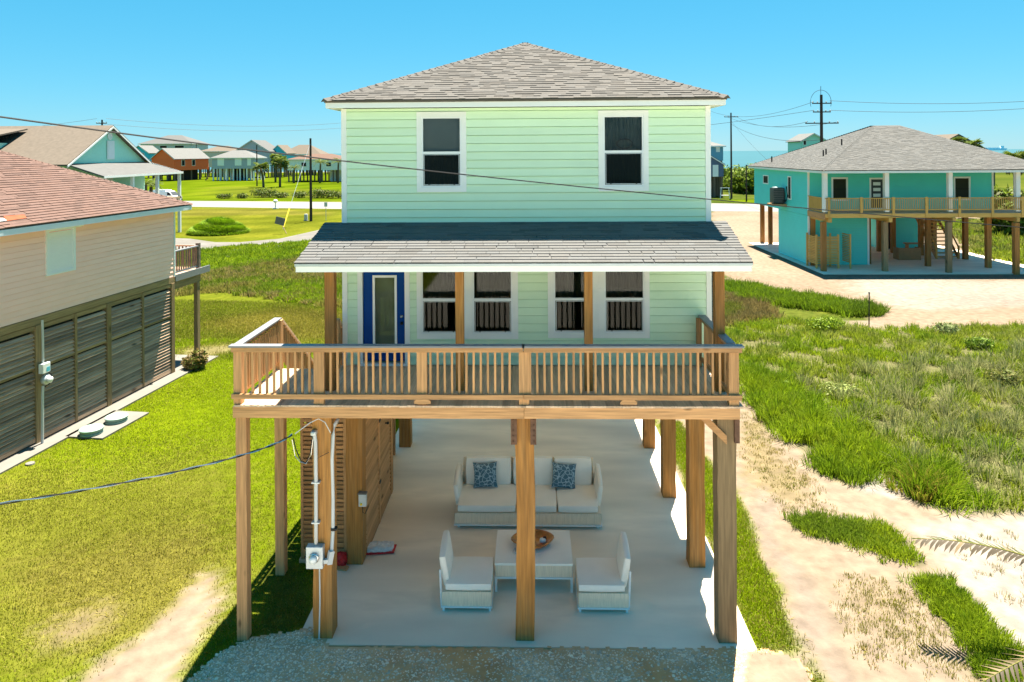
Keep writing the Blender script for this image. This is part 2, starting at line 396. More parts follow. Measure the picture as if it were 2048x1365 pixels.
def caps(parent, a, b, m, wd=.3, ln=.22, name='ridge_cap'):
    mb = MB(); a = Vector(a); b = Vector(b); n = int((b-a).length/ln); r = random.Random(5)
    for i in range(n):
        p = a+(b-a)*(i/n); q = a+(b-a)*((i+1.15)/n); d = (q-p).normalized(); s = d.cross(Vector((0, 0, 1))).normalized(); up = s.cross(d)
        lift = .03 + .012
        P = [p-s*wd/2-up*.03, p+up*lift, p+s*wd/2-up*.03]; Q = [q-s*wd/2-up*.045, q+up*(lift-.014), q+s*wd/2-up*.045]
        c = tone(r, .1); mb.add(P+Q, [(0, 1, 4, 3), (1, 2, 5, 4), (0, 2, 1)], c)
    part(name, mb, m, parent)

# ================================================================== THE SETTING
LUSH = (0.092, 0.125, 0.003); LAWN = (0.078, 0.094, 0.008); DRY = (0.125, 0.098, 0.028); TAN = (0.165, 0.125, 0.075)
SAND = (0.195, 0.152, 0.112); WSAND = (0.225, 0.198, 0.172); PEACH = (0.185, 0.137, 0.098); WEED = (0.075, 0.085, 0.02); FARL = (0.062, 0.094, 0.003)
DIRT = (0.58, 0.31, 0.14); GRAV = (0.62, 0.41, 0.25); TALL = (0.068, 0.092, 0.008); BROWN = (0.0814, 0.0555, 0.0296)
BOUNCE_GROUND = (0.62, 0.57, 0.50)  # bright unseen ground behind the camera, added to bounce light onto the front wall
def wp(pts): return np.array([G(x, y)[:2] for x, y in pts])
def inpoly(P, X, Y):
    r = np.zeros(X.shape, bool); n = len(P)
    for i in range(n):
        x0, y0 = P[i]; x1, y1 = P[(i+1) % n]
        if y0 == y1: continue
        c = ((y0 > Y) != (y1 > Y)) & (X < (x1-x0)*(Y-y0)/(y1-y0)+x0); r ^= c
    return r
ZONES = [  # (outline in photo pixels, colour, raggedness in m, blend)
 ([(1490, 640), (2048, 640), (2600, 640), (2600, 1600), (1200, 1600), (1320, 835), (1440, 700)], SAND, .15, 1),
 ([(0, 950), (300, 930), (560, 870), (640, 960), (600, 1150), (440, 1290), (150, 1400), (-300, 1400), (-300, 960)], DRY, 2.2, .45),
 ([(0, 1120), (300, 1050), (470, 1020), (470, 1150), (300, 1260), (0, 1330)], DRY, 1.0, .45),
 ([(120, 1440), (170, 1365), (230, 1290), (330, 1215), (420, 1150), (445, 1140), (425, 1180), (440, 1215), (425, 1270), (380, 1365), (340, 1440)], SAND, .32, 1),
 ([(60, 1290), (110, 1262), (160, 1235), (205, 1200), (210, 1215), (180, 1260), (110, 1300)], TAN, .4, .8),
 ([(345, 700), (470, 690), (475, 700), (420, 720), (380, 750), (360, 745)], TAN, .6, .7),
 ([(560, 610), (690, 640), (690, 700), (600, 690), (400, 640)], DRY, 1.6, .6),
 ([(330, 500), (640, 480), (690, 470), (690, 620), (560, 600), (430, 585), (330, 595)], TALL, .8, 1),
 ([(470, 560), (535, 552), (530, 566), (480, 572)], TAN, .5, .9),
 ([(345, 415), (690, 420), (690, 452), (500, 480), (350, 470)], (0.0777, 0.0888, 0.0074), 2.0, 1),
 ([(345, 418), (690, 423), (690, 433), (345, 430)], DRY, 2.5, .35),
 ([(0, 340), (700, 345), (700, 403), (0, 402)], FARL, 2, 1),
 ([(420, 375), (700, 380), (700, 397), (480, 398)], (0.0592, 0.0666, 0.0104), 4, .6),
 ([(1420, 425), (1522, 408), (1750, 420), (2048, 425), (2600, 430), (2600, 660), (2048, 660), (1760, 645), (1750, 612), (1600, 590), (1450, 572), (1430, 480)], PEACH, .5, 1),
 ([(1420, 440), (1520, 425), (1522, 500), (1600, 560), (1500, 540)], SAND, 1.0, .9),
 ([(1700, 560), (2048, 560), (2500, 560), (2500, 620), (1800, 610)], WSAND, 1.5, .7),
 ([(1430, 400), (1530, 400), (1530, 408), (1430, 402)], FARL, 1, 1),
 ([(1880, 440), (2048, 435), (2600, 435), (2600, 530), (2048, 530), (1960, 515)], (0.0518, 0.0703, 0.00962), 1.2, 1),
 ([(1400, 640), (1440, 570), (1500, 575), (1551, 589), (1660, 603), (1771, 621), (1740, 632), (1697, 634), (1626, 620), (1560, 612), (1480, 600), (1440, 640)], TALL, .3, 1),
 ([(1440, 600), (1530, 605), (1540, 640), (1440, 650)], BROWN, .5, .8),
 ([(1430, 652), (1520, 640), (1640, 640), (1700, 648), (1740, 660), (2048, 655), (2700, 655), (2700, 1025), (1900, 1022), (1830, 1000), (1800, 960), (1740, 930), (1650, 905), (1580, 880), (1530, 850), (1500, 780), (1465, 720)], WEED, .5, .72),
 ([(1640, 900), (1740, 930), (1720, 975), (1640, 945)], WEED, .2, 1),
 ([(1725, 925), (1790, 925), (1805, 1000), (1730, 985)], WSAND, .25, .9),
 ([(1585, 1035), (1630, 1035), (1690, 1050), (1760, 1050), (1800, 1085), (1850, 1130), (1830, 1130), (1720, 1095), (1640, 1075), (1590, 1055)], WEED, .18, .9),
 ([(1830, 1160), (1880, 1165), (1930, 1190), (1970, 1250), (2040, 1320), (2010, 1400), (1960, 1345), (1940, 1290), (1890, 1240), (1850, 1190)], WEED, .15, .9),
 ([(1810, 1040), (2048, 1035), (2600, 1040), (2600, 1500), (2048, 1300), (1940, 1190), (1850, 1120)], WSAND, .4, .9),
 ([(1320, 845), (1360, 845), (1425, 940), (1490, 1010), (1545, 1170), (1620, 1290), (1670, 1400), (1640, 1400), (1590, 1305), (1497, 1303)], LUSH, .16, 1),
 ([(1490, 800), (1560, 890), (1600, 960), (1570, 1020), (1500, 960), (1480, 900)], DRY, .5, .5),
 ([(1490, 960), (1540, 990), (1580, 1110), (1700, 1330), (1700, 1400), (1640, 1340), (1560, 1170)], (0.17, 0.135, 0.11), .3, .8),
 ([(1700, 1180), (1830, 1190), (1860, 1260), (1800, 1300), (1720, 1260)], TAN, .7, .5),
 ([(610, 1262), (640, 1262), (655, 1292), (1500, 1292), (1497, 1330), (640, 1330)], GRAV, .02, 1),
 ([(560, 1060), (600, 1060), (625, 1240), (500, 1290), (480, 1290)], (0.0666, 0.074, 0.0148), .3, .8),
]
ZONES = [(wp(a), b, c, d) for a, b, c, d in ZONES]
def ground_colour(X, Y, K=6):
    C = np.empty(X.shape+(3,)); C[:] = LUSH
    far = Y > 34; C[far & (X < 4)] = LAWN; C[(X > 4) & (Y > 30)] = (0.045, 0.064, 0.01); C[(Y < 11.2) & (X > -7) & (X < 14)] = BOUNCE_GROUND
    q = np.random.default_rng(3)
    for P, c, s, b in ZONES:
        bx0, by0 = P.min(0)-3*s; bx1, by1 = P.max(0)+3*s; m = (X > bx0) & (X < bx1) & (Y > by0) & (Y < by1)
        if not m.any(): continue
        xs, ys = X[m], Y[m]; f = np.zeros(xs.shape)
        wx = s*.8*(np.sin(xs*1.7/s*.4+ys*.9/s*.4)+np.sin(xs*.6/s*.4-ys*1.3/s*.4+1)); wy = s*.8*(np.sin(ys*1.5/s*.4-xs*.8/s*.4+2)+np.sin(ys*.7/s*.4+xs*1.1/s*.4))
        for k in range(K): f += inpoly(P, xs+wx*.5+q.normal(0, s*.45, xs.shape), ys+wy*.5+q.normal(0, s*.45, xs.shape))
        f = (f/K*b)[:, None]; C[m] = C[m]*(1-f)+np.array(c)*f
    return C
def lines(segs):
    out = [segs[0][0]]
    for a, b, st in segs:
        n = max(1, int(round((b-a)/st))); out += list(a+(b-a)*np.arange(1, n+1)/n)
    return np.array(out)
gx = lines([(-40000, -3000, 9000), (-3000, -400, 600), (-400, -120, 30), (-120, -45, 3), (-45, -20, .7), (-20, 16, .17), (16, 45, .6), (45, 120, 4), (120, 400, 30), (400, 3000, 600), (3000, 40000, 9000)])
gy = lines([(-60, 0, 20), (0, 9, 2), (9, 34, .17), (34, 60, .4), (60, 140, 1.2), (140, 330, 8), (330, 345, 5), (345, 400, 18), (400, 40000, 8000)])
GX, GY = np.meshgrid(gx, gy)
GZ = -.012*(np.sin(GX*.9)*np.sin(GY*.7+.4)+1)*((GY < 60) & (np.abs(GX) < 20)) - np.clip((GY-345)/40, 0, 1)*5.0
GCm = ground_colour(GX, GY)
_v = np.zeros(GX.shape); _q = np.random.default_rng(9)
for _k in range(14):
    _f = _q.uniform(.05, .9); _a = _q.uniform(0, 6.283); _v += np.sin(_f*(GX*np.cos(_a)+GY*np.sin(_a))+_q.uniform(0, 6.28)+1.5*np.sin(.4*_f*(GX*np.sin(_a)-GY*np.cos(_a))))
_v = _v/3.7+_q.normal(0, .35, GX.shape); _g = (GCm[..., 2] < .03)[..., None]
GCm = np.where(_g, GCm*(1+.16*np.clip(_v, -2, 2))[..., None]+np.clip(_v, 0, 2)[..., None]*np.array([.012, .004, .001]), GCm*(1+.07*np.clip(_v, -2, 2))[..., None]); GCm[GY > 335] = (.30, .27, .2)
nx, ny = len(gx), len(gy); idx = np.arange(nx*ny).reshape(ny, nx)
a, b, c, d = idx[:-1, :-1].ravel(), idx[:-1, 1:].ravel(), idx[1:, 1:].ravel(), idx[1:, :-1].ravel()
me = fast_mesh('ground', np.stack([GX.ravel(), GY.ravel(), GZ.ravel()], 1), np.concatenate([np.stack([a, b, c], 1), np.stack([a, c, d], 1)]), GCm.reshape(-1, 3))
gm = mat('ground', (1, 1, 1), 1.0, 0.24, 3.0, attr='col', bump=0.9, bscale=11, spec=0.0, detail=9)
go = ob('ground', me, 'ground'); go['kind'] = 'structure'
# sea with small waves in the normal
sm = mat('sea', (0.03, 0.10, 0.125), 0.8, 0.05, 0.01, bump=0.15, bscale=0.4, spec=0.1)
struct('sea', MB().poly([(-40000, 352, -.6), (40000, 352, -.6), (40000, 40000, -.6), (-40000, 40000, -.6)]), 'sea')
# road and the side road that leaves it
def sheet(name, pts, m, z): return struct(name, MB().poly([(x, y, z) for x, y in pts]), m)
sheet('road', [(-420, 158), (-59, 119.5), (-30, 113), (0, 110.5), (27, 106), (60, 101), (400, 60), (400, 72), (60, 112), (32, 124), (0, 128), (-34, 130.5), (-59, 134.5), (-420, 178)][:7] + [(400, 72), (60, 113), (32, 122), (0, 126), (-34, 129), (-59, 133.5), (-420, 176)], 'road', .02)
sheet('driveway', [tuple(G(x, y)[:2]) for x, y in [(700, 449), (640, 460), (560, 478), (480, 485), (430, 485), (380, 478), (300, 475), (200, 470), (200, 560), (350, 540), (420, 525), (520, 503), (600, 489), (660, 478), (760, 460)]], 'drive', .015)
# slab under the house
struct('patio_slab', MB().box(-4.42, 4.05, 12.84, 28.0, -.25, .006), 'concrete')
# gravel apron in front of the slab
gp = wp([(350, 1440), (372, 1365), (440, 1305), (500, 1278), (560, 1270), (618, 1258), (640, 1262), (650, 1300), (1497, 1302), (1560, 1308), (1600, 1330), (1620, 1360), (1600, 1440)])
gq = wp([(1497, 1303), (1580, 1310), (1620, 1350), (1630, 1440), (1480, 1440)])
N = 120; xs = np.linspace(gp[:, 0].min()-.3, gp[:, 0].max()+.3, 150); ys = np.linspace(11.2, 13.6, 50)
XX, YY = np.meshgrid(xs, ys)
ins = np.zeros(XX.shape)
for k in range(8): ins += inpoly(gp, XX+rng.normal(0, .05, XX.shape), YY+rng.normal(0, .05, XX.shape))
ins /= 8
brown = np.clip(.5+.5*np.sin(XX*1.7+.6)*np.cos(YY*2.3+XX*.5)+.25*np.sin(XX*4.1+YY*3), 0, 1)*np.clip((XX+4.6)/1.5, 0, 1)
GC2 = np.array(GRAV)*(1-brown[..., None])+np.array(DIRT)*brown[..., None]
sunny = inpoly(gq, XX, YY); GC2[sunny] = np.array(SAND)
nx2, ny2 = len(xs), len(ys); id2 = np.arange(nx2*ny2).reshape(ny2, nx2); keep = ins[:-1, :-1] > .35
a, b, c, d = [q[keep] for q in (id2[:-1, :-1], id2[:-1, 1:], id2[1:, 1:], id2[1:, :-1])]
ZZ = .004+.012*rng.random(XX.shape)
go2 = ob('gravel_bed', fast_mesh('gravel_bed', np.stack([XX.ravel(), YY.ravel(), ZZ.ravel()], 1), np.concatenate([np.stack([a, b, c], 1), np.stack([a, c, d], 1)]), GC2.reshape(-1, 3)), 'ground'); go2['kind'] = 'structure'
def stones(n):
    V = []; T = []; C = []
    px = rng.uniform(gp[:, 0].min(), gp[:, 0].max(), n); py = rng.uniform(11.3, 13.5, n); ok = inpoly(gp, px, py) & ~inpoly(gq, px, py)
    br = .5+.5*np.sin(px*1.7+.6)*np.cos(py*2.3+px*.5)+.25*np.sin(px*4.1+py*3); br = np.clip(br, 0, 1)*np.clip((px+4.6)/1.5, 0, 1)
    ok &= rng.random(n) > br*.8
    P = np.stack([px, py], 1)[ok]; m = len(P); s = rng.uniform(.008, .026, m)*(1+.9*(rng.random(m) > .95)); an = rng.uniform(0, 6.28, m)
    base = np.array([(1, 0, 0), (-.2, .8, 0), (-.9, .1, 0), (0, -.8, 0), (.1, .1, .75)])
    tr = np.array([(0, 1, 4), (1, 2, 4), (2, 3, 4), (3, 0, 4)])
    ca, sa = np.cos(an), np.sin(an)
    vx = base[None, :, 0]*ca[:, None]-base[None, :, 1]*sa[:, None]; vy = base[None, :, 0]*sa[:, None]+base[None, :, 1]*ca[:, None]
    V = np.stack([P[:, :1]+vx*s[:, None]*1.2, P[:, 1:]+vy*s[:, None], .008+base[None, :, 2]*s[:, None]], 2).reshape(-1, 3)
    T = (np.arange(m)[:, None, None]*5+tr[None]).reshape(-1, 3)
    g = rng.uniform(.4, 1.0, m)[:, None]*np.array([[1.0, .80, .60]]); C = np.repeat(g, 5, 0)
    o = ob('gravel', fast_mesh('gravel', V, T, C), 'stone'); o['kind'] = 'stuff'; o['label'] = 'loose pale crushed shell gravel before the patio slab'; o['category'] = 'gravel'
stones(30000)

# ================================================================== GREEN HOUSE
WX0, WX1, WY, WYB, ZF, ZE = -4.10, 3.83, 15.2, 27.6, 4.46, 10.05
house = thing('green_house', 'two storey mint green house on tall timber pilings with hip roof', 'house', (-.14, 21.4, 0))
Wn = {'up': [(-2.38, -1.51, 8.33, 9.86), (1.56, 2.43, 8.33, 9.86)], 'lo': [(-2.41, -1.55, 5.14, 6.66), (-1.29, -.42, 5.14, 6.66), (.47, 1.32, 5.16, 6.66), (1.56, 2.43, 5.16, 6.66)]}
DOOR = (-3.69, -2.77, 4.5, 6.58)
holes = [(a-WX0, b-WX0, c, d) for a, b, c, d in Wn['up']+Wn['lo']+[DOOR]]
siding(house, (WX0, WY, ZF), (1, 0, 0), (0, -1, 0), WX1-WX0, ZF, ZE, .178, holes, 'mint')
siding(house, (WX1, WY, 4.2), (0, 1, 0), (1, 0, 0), WYB-WY, 4.2, ZE, .178, [], 'mint')
siding(house, (WX0, WYB, 4.2), (0, -1, 0), (-1, 0, 0), WYB-WY, 4.2, ZE, .178, [], 'mint')
siding(house, (WX1, WYB, 4.2), (-1, 0, 0), (0, 1, 0), WX1-WX0, 4.2, ZE, .178, [], 'mint', single=False)
for x in (WX0, WX1):
    s = 1 if x > 0 else -1
    part('corner_trim', MB().box(x-.075*(s > 0)-.035*(s < 0), x+.035*(s > 0)+.075*(s < 0), WY-.04, WY-.001, ZF-.02, ZE), 'white', house)
    part('corner_trim', MB().box(x-.0 if s > 0 else x-.037, x+.037 if s > 0 else x, WY-.0005, WY+.1, ZF-.02, ZE), 'white', house)
part('floor_structure', MB().box(WX0+.02, WX1-.02, WY+.02, WYB-.02, 4.14, 4.4), 'soffit_white', house)
part('interior', MB().box(WX0+.14, WX1-.14, WY+1.6, WYB-.14, 4.41, ZE-.02), 'dark', house)
part('upper_floor', MB().box(WX0+.13, WX1-.13, WY+.13, WY+1.6, 7.05, 7.3), 'dark', house)
def trim_frame(mb, x0, x1, z0, z1, t, y0, y1, side=None):
    mb.box(x0-t, x0, y0, y1, z0-t, z1+t); mb.box(x1, x1+t, y0, y1, z0-t, z1+t)
    mb.box(x0, x1, y0, y1, z0-t, z0); mb.box(x0, x1, y0, y1, z1, z1+t)
def window(parent, x0, x1, z0, z1, y, tr=(.105, .105), upmat='curtain', lomat='curtain', kind=0):
    wn = MB(); a, b = tr
    wn.box(x0-a, x0, y-.045, y+.02, z0-.105, z1+.11); wn.box(x1, x1+b, y-.045, y+.02, z0-.105, z1+.11)
    wn.box(x0, x1, y-.0445, y+.02, z0-.105, z0); wn.box(x0, x1, y-.0445, y+.02, z1, z1+.11)
    f = part('window', wn, 'white', parent); zm = (z0+z1)/2 - .02
    s = MB(); trim_frame(s, x0+.035, x1-.035, z0+.035, z1-.035, .034, y-.03, y+.03)
    s.box(x0+.035, x1-.035, y-.028, y+.028, zm-.025, zm+.03); part('sash_frame', s, 'vinyl', f)
    s = MB(); trim_frame(s, x0+.06, x1-.06, z0+.06, zm-.045, .012, y-.034, y-.02); part('screen_frame', s, 'galv', f)
    s = MB()
    for xx in (x0+.16, x1-.16): s.box(xx-.012, xx+.012, y-.042, y-.03, z0+.04, z0+.07)
    part('latch', s, 'black_rubber', f)
    part('pane', MB().box(x0+.035, x1-.035, y-.012, y-.006, zm+.03, z1-.035), 'glass', f)
    part('pane', MB().box(x0+.05, x1-.05, y-.018, y-.012, z0+.04, zm-.025), 'glass_dark', f)
    for (c0, c1, m) in ((zm, z1-.01, upmat), (z0+.01, zm, lomat)):
        s = MB(); n = 36 if m != 'blind' else 1; P = []
        for i in range(n+1):
            xx = x0+.01+(x1-x0-.02)*i/n; P.append((xx, y+.085+(.018*math.sin(i*1.9)+.012*math.sin(i*.7) if n > 1 else 0)))
        for (p, q) in zip(P, P[1:]): s.add([(p[0], p[1], c0), (q[0], q[1], c0), (q[0], q[1], c1), (p[0], p[1], c1)], [(0, 1, 2, 3)])
        part('curtain' if m != 'blind' else 'blind', s, m, f)
    return f
for i, (a, b, c, d) in enumerate(Wn['up']): 
    f = window(house, a, b, c, d, WY, upmat='blind' if i == 0 else 'screen_grey', lomat='curtain')
    if i == 1:
        m = MB(); pts = [(2.0+.17*math.cos(t)+.02, WY-.02, 9.25+.10*math.sin(t)) for t in np.linspace(0, 6.2832, 25)]
        m.tube(pts, .012, 6); part('oval_hanger', m, 'black_rubber', f)
LO = Wn['lo']
window(house, *LO[0], WY, tr=(.095, .13)); window(house, *LO[1], WY, tr=(.13, .12))
window(house, *LO[2], WY, tr=(.125, .12)); window(house, *LO[3], WY, tr=(.118, .105))
# entry door with a long glass light
dx0, dx1, dz0, dz1 = DOOR
dm = MB(); dm.box(dx0-.11, dx0, WY-.045, WY+.03, 4.47, dz1+.1); dm.box(dx1, dx1+.11, WY-.045, WY+.03, 4.47, dz1+.1); dm.box(dx0, dx1, WY-.0445, WY+.03, dz1, dz1+.1)
dr = part('door', dm, 'white', house)
gx0, gx1, gz0, gz1 = -3.46, -2.96, 4.74, 6.4
m = MB()
for q in ((dx0+.01, gx0, dz0+.05, dz1-.01), (gx1, dx1-.01, dz0+.05, dz1-.01), (gx0, gx1, dz0+.05, gz0), (gx0, gx1, gz1, dz1-.01)): m.box(q[0], q[1], WY-.005, WY+.035, q[2], q[3])
part('door_leaf', m, 'blue_door', dr)
m = MB(); trim_frame(m, gx0+.035, gx1-.035, gz0+.035, gz1-.035, .05, WY-.02, WY+.02); part('light_frame', m, 'white', dr)
part('pane', MB().box(gx0+.03, gx1-.03, WY-.004, WY+.004, gz0+.03, gz1-.03), 'glass', dr)
part('inner_blind', MB().box(gx0, gx1, WY+.08, WY+.09, gz0, gz1), 'door_blind', dr)
part('sill', MB().box(dx0-.09, dx1+.09, WY-.11, WY+.02, 4.462, 4.505), 'vinyl', dr)
for z_, mm in ((5.52, 'steel'), (5.37, 'black_rubber')):
    part('door_lock', MB().lathe([(.036, -.005), (.036, -.03), (.02, -.035), (.03, -.06), (.02, -.08)], (dx1-.07, WY, z_), 12, ax=1), mm, dr, smooth=True)
# hip roof
EX0, EX1, EY0, EY1, ZR0 = -4.43, 4.15, 14.88, 27.92, 10.22
hw = (EX1-EX0)/2; ap1 = (-.14, EY0+hw, ZR0+hw*.427); ap2 = (-.14, EY1-hw, ZR0+hw*.427)
c4 = [(EX0, EY0, ZR0), (EX1, EY0, ZR0), (EX1, EY1, ZR0), (EX0, EY1, ZR0)]
rf = shingle_part(house, [(c4[0], c4[1], ap1, ap1), (c4[1], c4[2], ap2, ap1), (c4[2], c4[3], ap2, ap2), (c4[3], c4[0], ap1, ap2)], 'shingle_grey', e=.143, tw=.23, dark=.3)
for q, p in ((c4[0], ap1), (c4[1], ap1), (ap1, ap2)): caps(house, q, p, 'shingle_grey')
m = MB(); t = .03
m.box(EX0+.03, EX1-.03, EY0+.02, EY0+.05, ZE-.0, ZR0-.035); m.box(EX0+.03, EX1-.03, EY1-.05, EY1-.02, ZE, ZR0-.035)
m.box(EX0+.03, EX0+.06, EY0+.05, EY1-.05, ZE, ZR0-.035); m.box(EX1-.06, EX1-.03, EY0+.05, EY1-.05, ZE, ZR0-.035)
part('fascia', m, 'white', house)
m = MB(); m.box(EX0+.01, EX1-.01, EY0-.005, EY0+.02, ZR0-.055, ZR0-.012); m.box(EX0+.005, EX0+.03, EY0+.02, EY1, ZR0-.055, ZR0-.012); m.box(EX1-.03, EX1-.005, EY0+.02, EY1, ZR0-.055, ZR0-.012)
part('drip_edge', m, 'shingle_tan', house)
m = MB(); m.box(EX0+.06, EX1-.06, EY0+.05, WY-.04, ZE+.02, ZE+.03); m.box(EX0+.06, WX0-.04, WY-.04, EY1-.06, ZE+.02, ZE+.03); m.box(WX1+.04, EX1-.06, WY-.04, EY1-.06, ZE+.02, ZE+.03)
part('soffit', m, 'white', house)
# porch roof across the front
PA, PB = (-4.43, 12.95, 7.03), (4.06, 12.95, 7.03); PC, PD = (4.19, 15.17, 7.56), (-4.52, 15.17, 7.56)
pr = shingle_part(house, [(PA, PB, PC, PD)], 'shingle_apron', e=.143, tw=.36, dark=.17, near=300, key=lambda p: p.y)
part('porch_fascia', MB().box(-4.41, 4.04, 12.965, 12.995, 6.865, 7.01), 'white', house)
m = MB()
for x in (-4.41, 4.01): m.prism([(x, 13.0, 6.87), (x, 13.0, 6.98), (x, 15.15, 7.47), (x, 15.15, 7.36)], (.03, 0, 0))
part('rake_board', m, 'white', house)
part('porch_drip_edge', MB().box(-4.425, 4.055, 12.948, 12.964, 6.97, 7.018), 'galv', house)
part('porch_header', MB().box(-4.1, 3.78, 13.5, 13.7, 6.78, 6.96), 'pine_x', house)
part('porch_ceiling', MB().prism([(-4.37, 13.01, 6.92), (4.0, 13.01, 6.92), (4.0, 15.14, 7.4), (-4.37, 15.14, 7.4)], (0, 0, .03)), 'soffit_white', house)
for x, wd in ((-3.94, .19), (-1.405, .16), (1.09, .16), (3.6, .18)):
    part('porch_post', MB().box(x-wd/2, x+wd/2, 13.6-wd/2, 13.6+wd/2, ZF+.005, 6.775), 'piling_z', house, bevel=.008)
# pilings
PIL = [13.17, 15.52, 18.6, 21.66, 24.72, 27.45]
def bentpost(x, y, h, wd, lean=0, m='piling_z', parent=house, name='piling', seed=0):
    r = random.Random(seed); mb = MB(); n = 9; vs = []; fs = []
    for i in range(n+1):
        z = h*i/n; dx = lean*math.sin(i/n*3.1)+r.uniform(-.006, .006); wv = wd/2*r.uniform(.97, 1.03)
        vs += [(x+dx-wv, y-wv, z), (x+dx+wv, y-wv, z), (x+dx+wv, y+wv, z), (x+dx-wv, y+wv, z)]
    for i in range(n):
        for k in range(4): fs.append((i*4+k, i*4+(k+1) % 4, i*4+4+(k+1) % 4, i*4+4+k))
    fs += [(3, 2, 1, 0), (n*4, n*4+1, n*4+2, n*4+3)]; mb.add(vs, fs)
    return part(name, mb, m, parent, bevel=.012)
for i, y in enumerate(PIL):
    bentpost(3.57, y, 4.2 if i == 0 else 4.14, .345, 0, 'oldgreen_z' if i == 0 else 'piling_z', seed=i)
    bentpost(-3.95, y, 4.2 if i == 0 else 4.14, .36, 0, seed=i+9)
    if i > 1: bentpost(-.17, y+3.2, 4.14, .35, 0, seed=i+30) if i > 3 else None
bentpost(-.17, 13.17, 4.2, .35, .03, seed=3)
m = MB()
for sx in (-1, 1):
    for k in range(5):
        z = 3.75+.1*k; m.lathe([(.016, -.03), (.016, .0)], (-.17+sx*.19, 13.0-.05, z), 6, ax=1)
    m.box(-.17+sx*.18-.055, -.17+sx*.18+.055, 12.92, 12.99, 3.68, 4.19)
part('post_bracket', m, 'rust', house)
part('post_bracket', MB().box(3.7, 3.79, 12.93, 12.99, 3.72, 4.19), 'rust', house)
m = MB(); m.prism([(3.05, 12.99, 4.19), (3.22, 12.99, 4.19), (3.55, 12.99, 3.86), (3.55, 12.99, 3.7)], (0, -.07, 0)); part('knee_brace', m, 'cedar_x', house)
# air conditioner on a bracket at the side wall
ac = thing('air_conditioner', 'dark air conditioner unit on a bracket beside the mint green house', 'air conditioner', (4.17, 17.2, 4.38))
m = MB()
for k in range(16): m.box(3.93, 4.42, 16.75, 17.6, 4.55+k*.12, 4.55+k*.12+.09)
part('casing', m, 'ac_dark', ac); part('top_grille', MB().lathe([(.22, 0), (.22, .05), (.18, .08), (.05, .09)], (4.17, 17.17, 6.48), 18), 'galv', ac)
part('core', MB().box(3.96, 4.39, 16.78, 17.57, 4.5, 6.48), 'dark', ac); part('shelf', MB().box(3.88, 4.45, 16.7, 17.7, 4.38, 4.49), 'pine_x', ac)

# ================================================================== DECK
deck = thing('timber_deck', 'raised timber deck with railing in front of the mint green house', 'deck', (-.9, 12.9, 0))
bm_ = {}
x = -5.5; i = 0
while x < 3.72:
    y1 = 15.15 if x > -4.25 else 14.92
    if y1 not in bm_:
        s = MB().box(-.0712, .0712, 12.74, y1, ZF-.034, ZF); bm_[y1] = s.mesh('floor_board')
    ob('floor_board', bm_[y1], 'deck_y', deck, loc=(x+.07, 0, random.uniform(-.003, .002)))
    x += .1455; i += 1
part('rim_beam', MB().box(-5.53, -.16, 12.76, 12.82, 4.215, 4.42), 'pine_x', deck, bevel=.006)
part('rim_beam', MB().box(-.155, 3.75, 12.758, 12.82, 4.22, 4.42), 'pine_x', deck, bevel=.006)
part('rim_beam', MB().box(-5.53, -5.47, 12.825, 14.95, 4.215, 4.42), 'pine_y', deck); part('rim_beam', MB().box(3.69, 3.75, 12.825, 15.15, 4.215, 4.42), 'pine_y', deck)
part('carrier_beam', MB().box(-5.45, 3.68, 12.99, 13.1, 4.2, 4.4), 'piling_x', deck); part('ledger_beam', MB().box(-4.1, 3.68, 15.13, 15.18, 3.85, 4.42), 'piling_x', deck)
for k in range(15): part('joist', MB().box(-5.2+k*.62, -5.16+k*.62, 13.12, 15.1 if k > 1 else 14.9, 4.22, 4.41), 'cedar_y', deck)
for (px_, py_) in ((-5.44, 13.0), (-5.46, 15.02)): part('deck_post', MB().box(px_-.1, px_+.1, py_-.1, py_+.1, 0, 4.215), 'pine_z', deck, bevel=.008)
bal = MB().box(-.02, .02, -.02, .02, 0, .80).mesh('baluster'); bal2 = MB().box(-.022, .022, -.02, .02, -.02, .79).mesh('baluster')
def rail_run(p0, p1, along, skip=(), cap=True):
    a = Vector(p0); b = Vector(p1); ax = 'x' if along == 0 else 'y'; lo = min(a[along], b[along]); hi = max(a[along], b[along]); o = a[1-along]
    def bx(l0, l1, o0, o1, z0, z1): return MB().box(l0, l1, o0, o1, z0, z1) if along == 0 else MB().box(o0, o1, l0, l1, z0, z1)
    r = part('railing', bx(lo, hi, o-.02, o+.02, 5.435, 5.525), 'pine_'+ax, deck, bevel=.004)
    part('bottom_rail', bx(lo, hi, o-.022, o+.022, 4.575, 4.665), 'pine_'+ax, r, bevel=.004)
    if cap: part('rail_cap', bx(lo-.03, hi+.03, o-.07, o+.09, 5.53, 5.565), 'cap_grey', r, bevel=.004)
    n = int((hi-lo)/.1315)
    for k in range(n):
        t = lo+.05+(hi-lo-.1)*(k+.5)/n
        if any(abs(t-s_) < .12 for s_ in skip): continue
        ob('baluster', bal, 'pine_z', r, loc=((t, o+.045, 4.64) if along == 0 else (o+.045, t, 4.64)), rot=(0, random.uniform(-.006, .006), 0))
    return r
RP = [PY(q, 750, 12.8)[0] for q in (638, 844, 1048, 1254)]
r1 = rail_run((-5.54, 12.745), (-.17, 12.745), 0, RP[:2]+[-5.45, -.17]); r2 = rail_run((-.16, 12.745), (3.78, 12.745), 0, [3.65, -.17])
m = MB()
for q in RP[:3]: part('rail_post', MB().box(q-.095, q+.095, 12.775, 12.86, ZF-.2, 5.43), 'pine_z', deck, bevel=.006)
part('rail_post', MB().box(-5.52, -5.37, 12.775, 12.92, ZF+.002, 5.43), 'pine_z', deck, bevel=.006); part('rail_post', MB().box(3.56, 3.74, 12.775, 12.93, ZF+.002, 5.43), 'pine_z', deck, bevel=.006)
